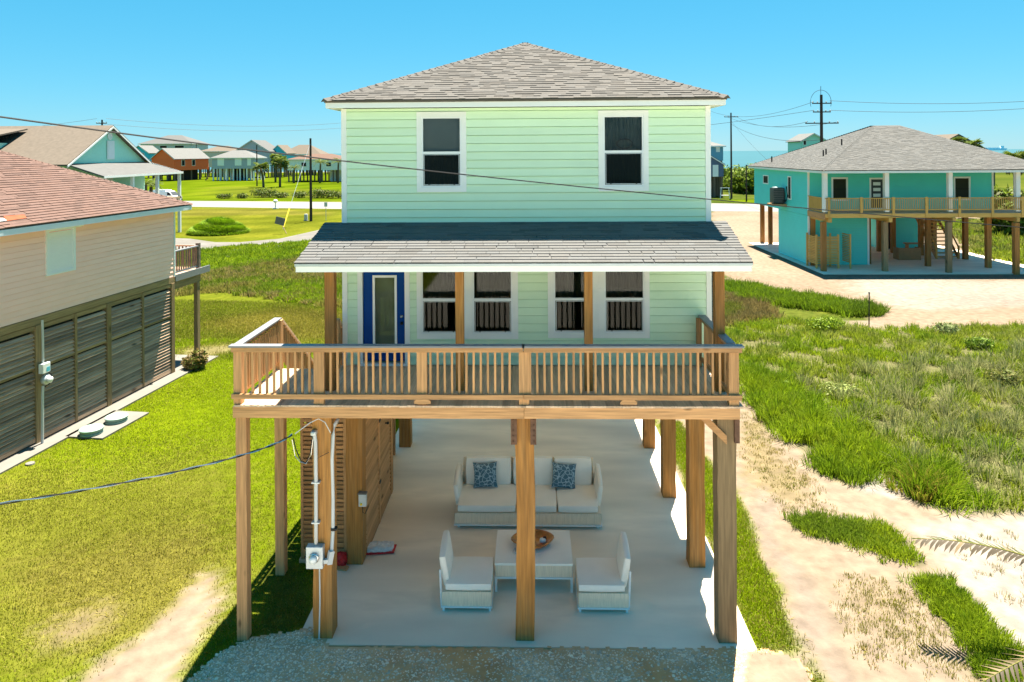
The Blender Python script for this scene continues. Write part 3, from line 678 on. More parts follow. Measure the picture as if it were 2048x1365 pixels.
for q in (845, 1257): xq = PY(q, 798, 12.75)[0]; part('rail_block', MB().prism([(xq-.15, 12.72, 4.5), (xq+.15, 12.72, 4.5), (xq+.15, 12.72, 4.545), (xq+.11, 12.72, 4.575), (xq-.11, 12.72, 4.575), (xq-.15, 12.72, 4.545)], (0, .05, 0)), 'pine_x', deck)
rail_run((-5.46, 12.86), (-5.46, 14.86), 1); rail_run((3.63, 12.95), (3.63, 15.1), 1)
part('rail_post', MB().box(-5.52, -5.38, 14.86, 15.0, ZF-.2, 5.5), 'pine_z', deck, bevel=.006)
part('rail_post', MB().box(3.52, 3.62, 15.05, 15.15, ZF, 5.5), 'pine_z', deck)
# stair from the deck's end, falling away from the street along the house
NST = 24; run = .255; rise = 4.42/NST
tread = MB().box(-5.36, -4.28, 0, .28, -.04, 0).mesh('tread')
for k in range(1, NST): ob('tread', tread, 'deck_x', deck, loc=(0, 14.92+(k-1)*run, ZF-k*rise))
for xs_ in (-5.42, -4.22): part('stringer', MB().beam((xs_, 14.95, ZF-.2), (xs_, 14.95+NST*run, .06), .05, .28), 'pine_y', deck)
for xs_ in (-5.44, -4.2):
    sr = part('stair_rail', MB().beam((xs_, 14.98, 5.5), (xs_, 14.98+NST*run, 5.5-NST*rise), .1, .05), 'old_y', deck)
    for k in range(46): 
        t = (k+.5)/46; ob('baluster', bal2, 'pine_z', sr, loc=(xs_, 14.98+NST*run*t, 4.68-NST*rise*t))
part('stair_post', MB().box(-5.5, -5.38, 20.9, 21.02, 0, 1.1), 'pine_z', deck); part('stair_post', MB().box(-4.26, -4.14, 20.9, 21.02, 0, 1.1), 'pine_z', deck)
part('stair_post', MB().box(-4.3, -4.14, 14.86, 15.0, ZF, 5.5), 'pine_z', deck)

# ================================================================== LOUVRED STORE UNDER THE HOUSE
shed = thing('storage_enclosure', 'timber louvred storage enclosure under the green house beside the slab', 'enclosure', (-4.45, 17.0, 0))
SX0, SX1, SY0, SY1, SZ = -5.15, -3.78, 15.42, 18.62, 4.05
part('liner', MB().box(SX0+.09, SX1-.09, SY0+.09, SY1-.09, .1, 3.7), 'cedar_z', shed)
fs_ = MB().cbox((0, 0, 0), (.92, .016, .135), Matrix.Rotation(math.radians(28), 3, 'X')).mesh('louvre_slat')
z = .38
while z < 3.1: ob('louvre_slat', fs_, 'cedar_x', shed, loc=(-4.66, SY0+.02, z), rot=(0, random.uniform(-.006, .006), random.uniform(-.01, .01))); z += .098
part('frame_board', MB().box(-5.16, -5.1, SY0-.02, SY0+.07, .05, 3.2), 'cedar_z', shed); part('frame_board', MB().box(-4.2, -4.12, SY0-.02, SY0+.07, .05, 3.2), 'cedar_z', shed)
part('frame_board', MB().box(-5.1, -4.2, SY0-.015, SY0+.05, 3.12, 3.19), 'cedar_x', shed); part('sill_board', MB().box(-5.2, -4.1, SY0-.03, SY0+.08, 0, .08), 'old_x', shed)
part('kick_board', MB().box(-5.1, -4.2, SY0-.01, SY0+.03, .14, .3), 'cedar_x', shed)
part('loose_plank', MB().cbox((-4.3, 15.2, .03), (.5, .14, .04), Matrix.Rotation(-.2, 3, 'Z')), 'cedar_x', shed)
ls = {}
for (y0, y1) in ((15.72, 17.0), (17.12, 18.5)):
    z = .2
    while z < 3.95:
        if (y0, y1) not in ls: ls[(y0, y1)] = MB().cbox((0, 0, 0), (.016, y1-y0, .135), Matrix.Rotation(math.radians(-26), 3, 'Y')).mesh('louvre_slat')
        ob('louvre_slat', ls[(y0, y1)], 'cedar_y', shed, loc=(SX1-.02, (y0+y1)/2, z)); z += .104
for y in (17.0, 18.5): part('frame_board', MB().box(SX1-.06, SX1+.03, y, y+.11, .03, 4.0), 'cedar_z', shed)
part('frame_board', MB().box(SX1-.05, SX1+.02, 15.72, 18.5, .03, .13), 'cedar_y', shed)
for z_ in (1.0, 2.5): part('hinge', MB().box(SX1+.03, SX1+.045, 16.99, 17.14, z_, z_+.07), 'black_rubber', shed)
part('door_knob', MB().lathe([(.02, 0), (.02, .04), (.035, .05), (.035, .09), (.01, .1)], (SX1+.02, 17.75, 2.2), 10, ax=0), 'black_rubber', shed)
part('vent_slot', MB().box(SX1+.005, SX1+.02, 17.2, 17.75, 3.1, 3.24), 'dark', shed)
# small grey switch box on the piling
sb = thing('switch_box', 'small grey electrical box on the piling by the louvred enclosure', 'electrical box', (-3.72, 15.35, 1.35))
part('case', MB().box(-3.83, -3.66, 15.24, 15.335, 1.33, 1.6), 'galv', sb, bevel=.01); part('lid', MB().box(-3.84, -3.65, 15.22, 15.34, 1.605, 1.63), 'sign_grey', sb)
part('knob', MB().lathe([(.025, 0), (.025, -.02), (.015, -.03)], (-3.77, 15.24, 1.39), 10, ax=1), 'yellow', sb)
part('wire', MB().tube([(-3.75, 15.28, 1.33), (-3.74, 15.26, 1.2), (-3.69, 15.27, 1.17), (-3.66, 15.3, 1.25)], .008), 'black_rubber', sb)
# electric meter and its conduits on the front piling
def pp(x, y, Y=12.93): return tuple(PY(x, y, Y))
met = thing('electric_meter', 'grey electric meter box with conduits strapped to the front piling', 'electric meter', (-4.0, 12.97, 1.3))
q0 = pp(615, 1133); q1 = pp(648, 1090)
part('meter_box', MB().box(q0[0], q1[0], 12.84, 12.985, q0[2], q1[2]), 'galv', met, bevel=.008)
mcx, mcz = (q0[0]+q1[0])/2, (q0[2]+q1[2])/2
part('meter_ring', MB().lathe([(.095, 0), (.095, -.03), (.08, -.04)], (mcx, 12.84, mcz+.01), 20, ax=1), 'steel', met, smooth=True)
part('meter_dome', MB().lathe([(.075, -.035), (.075, -.09), (.06, -.12), (.02, -.13)], (mcx, 12.84, mcz+.01), 18, ax=1), 'glass_dome', met, smooth=True)
part('conduit', MB().tube([pp(632, 1090), pp(632, 1040), pp(632, 960), pp(631, 885), pp(629, 868), pp(626, 864)], .036, 10), 'pvc', met, smooth=True)
part('weather_head', MB().rbox(pp(628, 866), (.11, .13, .09), .03), 'galv', met, smooth=True)
c2 = [pp(658, 1120, 12.9), pp(663, 1105, 12.95), pp(666, 1060, 13.0), pp(666, 1000, 13.02), pp(664, 920, 13.02), pp(666, 870, 13.02), pp(670, 850, 13.04), pp(676, 838, 13.1)]
part('conduit', MB().tube(c2, .034, 10), 'pvc', met, smooth=True)
part('conduit_elbow', MB().beam(pp(648, 1123, 12.9), pp(660, 1121, 12.9), .07, .07).beam(pp(658, 1128, 12.9), pp(663, 1102, 12.93), .09, .09), 'pvc', met)
part('ground_rod', MB().tube([pp(639, 1133, 12.95), pp(640, 1200, 12.95), (q0[0]+.2, 12.96, .02)], .014, 6), 'pvc', met)
for yy in (1045, 965): part('strap', MB().box(pp(632, yy)[0]-.075, pp(632, yy)[0]+.075, 12.89, 12.985, pp(632, yy)[2]-.012, pp(632, yy)[2]+.012), 'galv', met)
part('strap', MB().box(pp(666, 1062)[0]-.05, pp(666, 1062)[0]+.05, 12.95, 13.06, pp(666, 1062)[2]-.02, pp(666, 1062)[2]+.02), 'black_rubber', met)
for pts, r_, mm in (([pp(626, 868), pp(621, 905), pp(612, 926), pp(602, 922), pp(592, 900), pp(586, 876)], .011, 'black_rubber'), ([pp(627, 868), pp(622, 910), pp(612, 928), pp(600, 924), pp(590, 912), pp(584, 880)], .008, 'steel'),
                    ([pp(590, 868, 12.8), pp(620, 846, 12.8), pp(637, 838, 12.8), pp(650, 845, 12.8), pp(661, 866, 12.95)], .009, 'pvc'), ([pp(626, 870), pp(628, 900), pp(634, 918), pp(640, 914), pp(658, 905, 12.95)], .006, 'black_rubber')):
    part('lead_wire', MB().tube(pts, r_, 6), mm, met)
# ------------------------------------------------------------------ cables
def cable(name, pts, r, m, label, cat='cable', n=40, group=None, twist=None):
    P = np.array(pts); t = np.linspace(0, 1, len(P)); tt = np.linspace(0, 1, n)
    cf = [np.polyfit(t, P[:, i], min(3, len(P)-1)) for i in range(3)]; Q = np.stack([np.polyval(k, tt) for k in cf], 1)
    if twist:
        root = thing(name, label, cat, tuple(Q[0]), group=group)
        for ph, mm in twist:
            part('strand', MB().tube([q+np.array([0, .012*math.cos(i*.55+ph), .012*math.sin(i*.55+ph)]) for i, q in enumerate(Q)], r, 5), mm, root)
        return root
    return solo(name, MB().tube(list(Q), r, 6), m, label, cat, tuple(Q[0]), group)
cable('overhead_cable', [PY(-200, 205, 6.6), PY(0, 235, 7.4), PY(370, 285, 8.7), PY(700, 322, 9.9), PY(930, 350, 10.7), PY(1195, 380, 11.6), PY(1420, 399, 12.4), PY(1640, 418, 13.2), PY(2048, 455, 14.6), PY(2300, 478, 15.5)], .0105, 'black_rubber', 'thick black overhead cable sagging across the front of the green house')
cable('service_cable', [PY(-200, 1035, 10.0), PY(0, 1005, 10.6), PY(200, 978, 11.2), PY(400, 933, 11.9), PY(500, 903, 12.3), PY(588, 869, 12.8)], .011, 'black_rubber', 'twisted service cable running low over the lawn to the meter post', n=90, twist=[(0, 'black_rubber'), (3.14, 'steel')])

# ================================================================== FURNITURE UNDER THE HOUSE
sofa = thing('sofa', 'long cream sofa with wicker base on the concrete slab', 'sofa', (-.13, 17.6, 0))
part('base', MB().rbox((-.13, 17.55, .25), (3.56, 1.42, .30), .05, 5), 'wicker', sofa, smooth=True)
part('base_rim', MB().box(-1.92, 1.66, 16.83, 18.27, .085, .115), 'frame_white', sofa)
for cx_, w_ in ((-1.13, 1.44), (.09, .98), (1.08, 1.0)): part('seat_cushion', MB().rbox((cx_, 17.42, .485), (w_-.015, 1.16, .19), .06, 8, .02), 'cushion', sofa, smooth=True)
R_ = Matrix.Rotation(math.radians(-9), 3, 'X')
for cx_, w_ in ((-1.15, 1.2), (.0, 1.05), (1.02, 1.0)): part('back_cushion', MB().rbox((cx_, 18.07, .87), (w_-.03, .24, .68), .07, 8, .025, R_), 'cushion', sofa, smooth=True)
part('back_panel', MB().rbox((-.13, 18.25, .7), (3.4, .09, .85), .04, 5, 0, R_), 'wicker', sofa, smooth=True)
for s in (-1, 1):
    part('arm', MB().rbox((-.13+s*1.76, 17.72, .66), (.15, 1.05, .62), .07, 8, .02, Matrix.Rotation(math.radians(s*7), 3, 'Y') @ Matrix.Rotation(math.radians(7), 3, 'X')), 'cushion', sofa, smooth=True)
    for yy in (16.95, 18.15): part('leg', MB().box(-.13+s*1.68-.025, -.13+s*1.68+.025, yy-.025, yy+.025, .006, .09), 'frame_white', sofa)
def pillow(x, y, z, tilt, tw, label):
    n = 12; vs = []; fs = []
    for sg in (1, -1):
        o = len(vs)
        for i in range(n+1):
            for j in range(n+1):
                u, v = 2*i/n-1, 2*j/n-1; pin = 1-.10*(1-abs(u)**2)*abs(v)**3; pin2 = 1-.10*(1-abs(v)**2)*abs(u)**3
                vs.append((u*.31*pin2, sg*.085*((1-u**4)*(1-v**4))**.6, v*.30*pin))
        for i in range(n):
            for j in range(n):
                a_ = o+i*(n+1)+j; q = (a_, a_+n+1, a_+n+2, a_+1); fs.append(q if sg < 0 else q[::-1])
    o = ob('throw_pillow', MB().add(vs, fs).mesh('throw_pillow', smooth=True), 'pillow_blue'); o.location = (x, y, z); o.rotation_euler = (math.radians(tilt), math.radians(tw), 0)
    return tag(o, label, 'pillow')
pillow(-1.22, 17.80, .87, -24, -3, 'blue patterned pillow leaning on the widest back cushion of the sofa')
pillow(.78, 17.80, .86, -24, 4, 'blue patterned pillow leaning on the narrower end of the sofa')
ct = thing('coffee_table', 'low cream coffee table with wicker sides between the lounge chairs', 'table', (0, 15.05, 0))
part('table_top', MB().rbox((0, 15.06, .585), (1.62, 1.3, .06), .02, 4), 'cushion', ct, smooth=False)
part('apron', MB().box(-.79, .79, 14.44, 15.68, .32, .552), 'wicker', ct); part('rim', MB().box(-.81, .81, 14.42, 15.7, .285, .318), 'frame_white', ct)
for sx in (-.78, .78):
    for yy in (14.46, 15.66): part('leg', MB().box(sx-.025, sx+.025, yy-.025, yy+.025, .006, .29), 'frame_white', ct)
def lounge(x, s, label):
    t = thing('lounge_chair', label, 'chair', (x, 14.3, 0), world=True)
    part('base', MB().rbox((x, 14.3, .25), (1.0, 1.0, .30), .03, 4), 'wicker', t, smooth=True); part('base_rim', MB().box(x-.51, x+.51, 13.79, 14.81, .085, .112), 'frame_white', t)
    part('seat_cushion', MB().rbox((x-s*.03, 14.3, .475), (.93, .97, .16), .05, 8, .015), 'cushion', t, smooth=True)
    Rr = Matrix.Rotation(math.radians(s*8), 3, 'Y')
    part('back_cushion', MB().rbox((x+s*.46, 14.36, .76), (.17, .86, .66), .07, 8, .02, Rr @ Matrix.Rotation(math.radians(7), 3, 'X')), 'cushion', t, smooth=True)
    part('back_rail', MB().beam((x+s*.5, 13.84, .1), (x+s*.53, 13.86, .8), .03, .03), 'frame_white', t)
    part('back_rail', MB().beam((x+s*.5, 14.78, .1), (x+s*.53, 14.76, .95), .03, .03), 'frame_white', t)
    for sx in (-.46, .46):
        for yy in (13.85, 14.75): part('leg', MB().box(x+sx-.022, x+sx+.022, yy-.022, yy+.022, .006, .09), 'frame_white', t)
lounge(-1.33, -1, 'cream armless lounge chair standing near the louvred enclosure')
lounge(1.37, 1, 'cream armless lounge chair standing near the lawn edge of the slab')
vs = []; prof = [(.05, .0), (.18, .02), (.3, .07), (.36, .14), (.33, .15), (.26, .1), (.14, .06), (.02, .05)]
bw = MB(); bw.lathe(prof, (.06, 15.12, .615), 22); bw.v = [(x+.10*math.sin(3*math.atan2(y-15.12, x-.06)+.8)*math.hypot(x-.06, y-15.12)+(-.16 if x < -.15 and z > .7 else 0), y, z) for x, y, z in bw.v]
bwl = solo('burl_bowl', bw, 'burl', 'polished orange burl wood bowl on the coffee table', 'bowl', (.06, 15.12, .615), smooth=True)
fr = thing('shell_ornament', 'small dark and white shell ornament inside the burl bowl', 'ornament', (.2, 15.1, .68)); part('shell', MB().rbox((.2, 15.08, .72), (.14, .12, .09), .04, 5), 'sack', fr, smooth=True); part('shell_mark', MB().rbox((.24, 15.12, .75), (.08, .08, .06), .025, 4), 'dark', fr, smooth=True)
solo('glass_coaster', MB().lathe([(.09, 0), (.11, .02), (.1, .035), (.06, .03)], (-.33, 14.83, .616), 16), 'galv', 'small round grey dish on the coffee table beside the bowl', 'dish', (-.33, 14.83, .616), smooth=True)
# crumpled sack and litter
def crumple(name, ctr, size, m, label, cat, seed=1):
    r = random.Random(seed); mb = MB().rbox(ctr, size, min(size)*.45, 9)
    mb.v = [(x+r.uniform(-.02, .02), y+r.uniform(-.02, .02), max(.012, z+r.uniform(-.025, .025))) for x, y, z in mb.v]
    return solo(name, mb, m, label, cat, (ctr[0], ctr[1], 0))
sk = thing('paper_sack', 'crumpled white and red sack lying on the slab by the enclosure', 'sack', (-3.52, 15.9, 0))
r = random.Random(4); s = MB().rbox((-3.52, 15.9, .07), (.62, .3, .13), .05, 9); s.v = [(x+r.uniform(-.015, .015), y+r.uniform(-.02, .02)+.12*(x+3.52), max(.012, z+r.uniform(-.02, .03))) for x, y, z in s.v]; part('sack_body', s, 'sack', sk)
s = MB().rbox((-3.5, 15.88, .035), (.68, .34, .04), .018, 7); s.v = [(x+r.uniform(-.01, .01), y+.12*(x+3.5), max(.009, z)) for x, y, z in s.v]; part('sack_edge', s, 'red_plastic', sk)
crumple('red_wrapper', (-4.25, 15.28, .16), (.28, .14, .26), 'red_plastic', 'red plastic wrapper stuffed beside the piling under the enclosure', 'wrapper', 5)

# ================================================================== PINK HOUSE (its own axes: +y along the long wall)
PA_ = math.radians(5.5); PO = (-15.72, 20.1, 0)
pink = thing('pink_house', 'salmon pink raised house with brown shingle roof and louvred ground floor', 'house', PO, -PA_, world=False)
pu = np.array([math.sin(PA_), math.cos(PA_), 0]); pn = np.array([math.cos(PA_), -math.sin(PA_), 0]); po = np.array(PO)
def PK(x, y, dx=0.0):      # photo pixel on the long wall plane -> (along, up)
    d = ray(x, y); o = CAM - po; t = (dx - o @ pn)/(d @ pn); q = o + t*d; return q @ pu, q[2]
LF = PK(348, 556)[0]; ZB = 4.0; ZT = 6.86; L0 = -9.0
w0 = PK(93, 550); w1 = PK(145, 456)
whole = [(w0[0]-L0, w1[0]-L0, w0[1]+.02, w1[1])]
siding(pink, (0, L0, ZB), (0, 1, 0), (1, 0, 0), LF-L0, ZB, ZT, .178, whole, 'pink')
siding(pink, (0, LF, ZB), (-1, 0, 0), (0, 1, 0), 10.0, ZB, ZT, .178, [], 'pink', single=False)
part('corner_trim', MB().box(-.1, .045, LF-.03, LF+.045, ZB, ZT), 'greyblue_trim', pink)
part('floor_beam', MB().box(-9.9, -.02, L0, LF-.02, ZB-.25, ZB-.005), 'old_y', pink); part('wall_beam', MB().box(-.02, .04, L0, LF-.03, ZB-.24, ZB-.012), 'oldgreen_y', pink)
# shuttered window
f = MB(); a0, a1, b0, b1 = w0[0], w1[0], w0[1]+.02, w1[1]
for q in ((a0-.06, a0+.04, b0-.06, b1+.1), (a1-.04, a1+.06, b0-.06, b1+.1), (a0+.04, a1-.04, b0-.06, b0+.02), (a0+.04, a1-.04, b1-.02, b1+.1)): f.box(-.02, .07, q[0], q[1], q[2], q[3])
wn = part('window', f, 'vinyl', pink)
sl_ = MB().box(0, .02, a0+.04, a1-.04, 0, .048).mesh('shutter_slat'); z = b0+.02
while z < b1-.06: ob('shutter_slat', sl_, 'vinyl', wn, loc=(.02, 0, z)); z += .052
part('shutter_box', MB().prism([(.0, a0-.08, b1+.1), (.16, a0-.08, b1+.02), (.16, a0-.08, b1+.16), (0, a0-.08, b1+.24)], (0, a1-a0+.3, 0)), 'white', wn)
# roof: hip, brown shingles
SL = .49; ex = .55; ZE2 = 6.98; LE = LF+.45; RW = 10.9
hp = RW/2
e0 = (ex, L0-.5, ZE2); e1 = (ex, LE, ZE2); e2 = (ex-RW, LE, ZE2); r1 = (ex-hp, LE-hp, ZE2+hp*SL); r0 = (ex-hp, L0-.5, ZE2+hp*SL)
def pkey(p): return (p.x-15.7)**2*.0 + abs(p.y-4)*1.0 + (p.z-7)*1.5
shingle_part(pink, [(e0, e1, r1, r0), (e1, e2, r1, r1)], 'shingle_brown', e=.16, tw=.42, th=.02, dark=.2, near=300, key=pkey)
caps(pink, e1, r1, 'shingle_brown'); caps(pink, r0, r1, 'shingle_brown')
def roof_at(px_, py_):
    d = ray(px_, py_); o = CAM - po; A_ = np.array([o @ pn, o @ pu, o[2]]); D3 = np.array([d @ pn, d @ pu, d[2]]); t = (ZE2+SL*ex-SL*A_[0]-A_[2])/(D3[2]+SL*D3[0]); return A_+t*D3
rp_ = [roof_at(*q) for q in ((6, 434), (48, 431), (53, 438), (12, 444))]; nn = Vector((SL, 0, 1)).normalized(); part('roof_patch', MB().prism([Vector(p)+nn*.02 for p in rp_], nn*.008), 'patch_red', pink)
rp_ = [roof_at(*q) for q in ((-30, 440), (6, 440), (12, 444), (-20, 448))]; part('roof_vent', MB().prism([Vector(p)+nn*.02 for p in rp_], nn*.03), 'white', pink)
part('fascia', MB().box(ex-.04, ex-.005, L0-.5, LE-.02, ZE2-.22, ZE2-.045), 'greyblue_trim', pink); part('fascia', MB().box(ex-RW, ex-.05, LE-.05, LE-.02, ZE2-.22, ZE2-.045), 'greyblue_trim', pink)
part('soffit', MB().box(.04, ex-.05, L0, LE-.06, ZE2-.2, ZE2-.18), 'cream', pink)
vp_ = PK(145, 485, .6); part('downpipe', MB().tube([(.5, a1-.1, 6.8), (.3, a1+.1, 6.72), (.1, a1+.15, 6.7)], .03, 6), 'white', pink)
# ground floor: posts and louvred panels
LB = PK(325, 740)[0]
pst = [PK(q, 800)[0] for q in (75, 217, 330)]
step = pst[1]-pst[0]; pst = [pst[0]-step*2, pst[0]-step] + pst[:2] + [LF-.15]
for q in pst: part('post', MB().box(-.16, .06, q-.11, q+.11, 0, ZB-.25), 'oldgreen_z', pink, bevel=.01)
slm = {}
for i in range(len(pst)-1):
    a_, b_ = pst[i]+.12, pst[i+1]-.12
    mid = (a_+b_)/2
    for y0, y1 in ((a_, mid-.05), (mid+.05, b_)):
        L_ = round(y1-y0, 3)
        if L_ not in slm: slm[L_] = MB().cbox((0, 0, 0), (.022, L_-.02, .13), Matrix.Rotation(math.radians(-48), 3, 'Y')).mesh('louvre_slat')
        z = .28
        while z < ZB-.45:
            if not 2.33 < z < 2.47: ob('louvre_slat', slm[L_], 'old_y', pink, loc=(-.02, (y0+y1)/2, z), rot=(random.uniform(-.006, .006), random.uniform(-.08, .08), 0))
            z += .122
        part('panel_rail', MB().box(-.05, .03, y0, y1, 2.36, 2.45), 'oldgreen_y', pink)
        part('panel_rail', MB().box(-.05, .03, y0, y1, .1, .22), 'old_y', pink); part('panel_rail', MB().box(-.05, .03, y0, y1, ZB-.4, ZB-.26), 'oldgreen_y', pink)
    part('panel_stile', MB().box(-.05, .05, mid-.05, mid+.05, .1, ZB-.26), 'oldgreen_z', pink)
part('panel_back', MB().box(-.2, -.17, L0, LF-.1, 0.1, ZB-.26), 'dark', pink)
# balcony beyond the corner
y1 = PK(418, 530)[0]; yp = PK(397, 520)[0]
part('balcony_floor', MB().box(-6, .0, LF+.05, y1-.05, 3.86, 3.97), 'old_y', pink); part('balcony_edge', MB().box(.005, .05, LF+.05, y1, 3.78, 4.06), 'cap_grey', pink); part('balcony_beam', MB().box(-.12, -.02, LF+.05, yp+.2, 3.45, 3.77), 'oldgreen_y', pink)
part('balcony_post', MB().box(-.18, 0, yp-.1, yp+.1, 0, 3.45), 'oldgreen_z', pink, bevel=.01)
rl = part('balcony_rail', MB().box(-.14, .0, LF+.06, yp+.15, 5.0, 5.05), 'cap_grey', pink); part('rail_post', MB().box(-.15, .0, yp+.02, yp+.17, 3.97, 5.15), 'weathered', pink); part('bottom_rail', MB().box(-.1, -.04, LF+.06, yp, 4.1, 4.17), 'cap_grey', rl)
bb = MB().box(-.025, .025, -.025, .025, 0, .86).mesh('baluster')
for k in range(11): ob('baluster', bb, 'weathered', rl, loc=(-.07, LF+.15+k*(yp-LF)/11, 4.14))
r2_ = part('balcony_rail', MB().box(-5.6, -.15, yp+.07, yp+.15, 5.0, 5.05), 'old_x', pink)
for k in range(30): ob('baluster', bb, 'weathered', r2_, loc=(-.3-k*.17, yp+.1, 4.14))
part('slab', MB().box(-9.9, .62, L0, LF+2.3, -.2, .05), 'concrete_pale', pink)
part('front_wall', MB().box(-9.9, -9.7, L0, LF, .0, ZT), 'pink', pink)
# meter on its post
pm = thing('utility_meter', 'old white electric meter and breaker box on the pink house post', 'electric meter', tuple(po+pn*.1+pu*pst[2]), -PA_, world=False)
part('breaker_box', MB().box(.06, .22, -.14, .16, 2.25, 2.55), 'white', pm, bevel=.01); part('notice', MB().box(.221, .226, -.0, .14, 2.28, 2.42), 'tag_blue', pm)
part('meter_socket', MB().lathe([(.12, 0), (.16, .05), (.16, .14), (.1, .2)], (.06, .05, 2.02), 14, ax=0), 'galv', pm, smooth=True); part('meter_glass', MB().lathe([(.1, 0), (.1, .07), (.05, .1)], (.26, .05, 2.02), 14, ax=0), 'glass_dome', pm, smooth=True)
part('conduit', MB().tube([(.1, 0, 2.55), (.1, 0, 3.2), (.1, -.02, 3.9)], .035, 8), 'pvc', pm); part('conduit', MB().tube([(.12, -.03, 1.85), (.12, -.05, 1.6), (.1, -.05, .05)], .04, 8), 'pvc', pm)
part('cable_loop', MB().tube([(.15, .05, 2.3), (.2, .2, 2.15), (.25, .25, 1.95), (.2, .1, 1.85), (.15, 0, 1.8)], .015, 6), 'black_rubber', pm)
# septic pad with two lids
sp = thing('septic_pad', 'pale concrete pad with two round green lids in the lawn', 'septic tank', (-14.2, 23.1, 0))
q = [G(*p) for p in ((130, 876), (205, 880), (298, 828), (228, 824))]; part('pad', MB().prism([(p[0], p[1], -.05) for p in q], (0, 0, .1)), 'concrete_pale', sp)
for c in ((183, 864), (233, 840)):
    g_ = G(*c, .1); L_ = part('lid', MB().lathe([(.34, 0), (.34, .05), (.31, .07), (.31, .11), (.35, .12), (.36, .17), (.33, .19), (.1, .2)], (g_[0], g_[1], .05), 24), 'lid_green', sp, smooth=False)
solo('stepping_stone', MB().lathe([(.13, 0), (.12, .04), (.05, .05)], tuple(G(60, 929)), 10), 'concrete_pale', 'small white round stone lying in the lawn near the louvred wall', 'stone', tuple(G(60, 929)))

# ================================================================== TURQUOISE HOUSE
TX0, TX1, TY0, TYF, TYB = 21.8, 37.2, 52.3, 55.6, 69.0; TZ, TE = 4.45, 7.42
th_ = thing('turquoise_house', 'turquoise raised house with wrap deck and grey hip roof on sandy lot', 'house', (29.5, 60.5, 0))
tw = [(PY(1665, 360, TYF)[0], PY(1693, 394, TYF)[0], 5.2, 6.85), (PY(1741, 360, TYF)[0], PY(1766, 394, TYF)[0], 4.5, 6.8), (PY(1909, 360, TYF)[0], PY(1938, 394, TYF)[0], 5.2, 6.85)]
RX1 = PY(1985, 350, TYF)[0]
siding(th_, (TX0, TYF, TZ), (1, 0, 0), (0, -1, 0), RX1-TX0, 4.3, TE, .19, [(a-TX0, b-TX0, c, d) for a, b, c, d in tw], 'teal', single=False)
def LW(x, y): q = PX(x, y, TX0); return q[1], q[2]
lw = [(LW(1540, 355), LW(1528, 345)), (LW(1582, 396), LW(1577, 352))]
lh = [(TYB-LW(1534, 350)[0]-.9, TYB-LW(1534, 350)[0]+.4, 6.05, 6.75), (TYB-LW(1580, 375)[0]-.35, TYB-LW(1580, 375)[0]+.3, 5.0, 6.85)]
siding(th_, (TX0, TYB, TZ), (0, -1, 0), (-1, 0, 0), TYB-TYF, 3.95, TE, .19, lh, 'teal', single=False)
siding(th_, (RX1, TYF, TZ), (0, 1, 0), (1, 0, 0), TYB-TYF, 4.0, TE, .19, [], 'teal', single=False)
yl = LW(1557, 450)[0]; xl = PY(1737, 480, TYF)[0]
siding(th_, (TX0+.02, yl, 0), (0, -1, 0), (-1, 0, 0), yl-TYF, .08, 3.94, .19, [], 'teal', single=False)
siding(th_, (TX0+.02, TYF+.02, 0), (1, 0, 0), (0, -1, 0), xl-TX0, .08, 4.25, .19, [], 'teal', single=False)
siding(th_, (xl, TYF+.02, 0), (0, 1, 0), (1, 0, 0), 4, .08, 4.25, .19, [], 'teal', single=False)
for (x, y, z0, z1) in ((TX0-.02, TYF-.03, 4.3, TE), (RX1, TYF-.03, 4.5, TE), (xl, TYF-.01, .08, 4.2), (TX0-.01, TYF-.02, .08, 3.9)): part('corner_trim', MB().box(x-.09, x+.05, y-.03, y+.07, z0, z1), 'white', th_)
part('floor_structure', MB().box(TX0+.05, RX1-.02, TYF+.05, TYB-.05, 3.96, 4.3), 'cedar_x', th_); part('interior', MB().box(TX0+.4, RX1-.4, TYF+.6, TYB-.4, 4.31, TE-.05), 'dark', th_)
for i, (a, b, c, d) in enumerate(tw):
    f = MB(); trim_frame(f, a+.03, b-.03, c+.03, d-.03, .13, TYF-.05, TYF+.03); wn = part('window' if i != 1 else 'door', f, 'white', th_)
    part('pane' if i != 1 else 'door_leaf', MB().box(a, b, TYF+.0, TYF+.02, c, d), 'screen' if i != 1 else 'ac_dark', wn)
    if i != 1: part('meeting_rail', MB().box(a, b, TYF-.02, TYF, (c+d)/2-.03, (c+d)/2+.02), 'dark', wn)
    else:
        for z_ in (6.3, 5.85, 5.4): part('door_light', MB().box(a+.2, b-.2, TYF-.02, TYF, z_, z_+.25), 'glass_dome', wn)
for (a, b, c, d) in lh:
    f = MB(); y0, y1 = TYB-b, TYB-a
    for q in ((y0-.06, y0+.03, c-.06, d+.06), (y1-.03, y1+.06, c-.06, d+.06), (y0+.03, y1-.03, c-.06, c+.03), (y0+.03, y1-.03, d-.03, d+.06)): f.box(TX0-.06, TX0+.01, q[0], q[1], q[2], q[3])
    wn = part('window', f, 'white', th_); part('pane', MB().box(TX0-.03, TX0-.01, y0+.03, y1-.03, c+.03, d-.03), 'screen', wn)
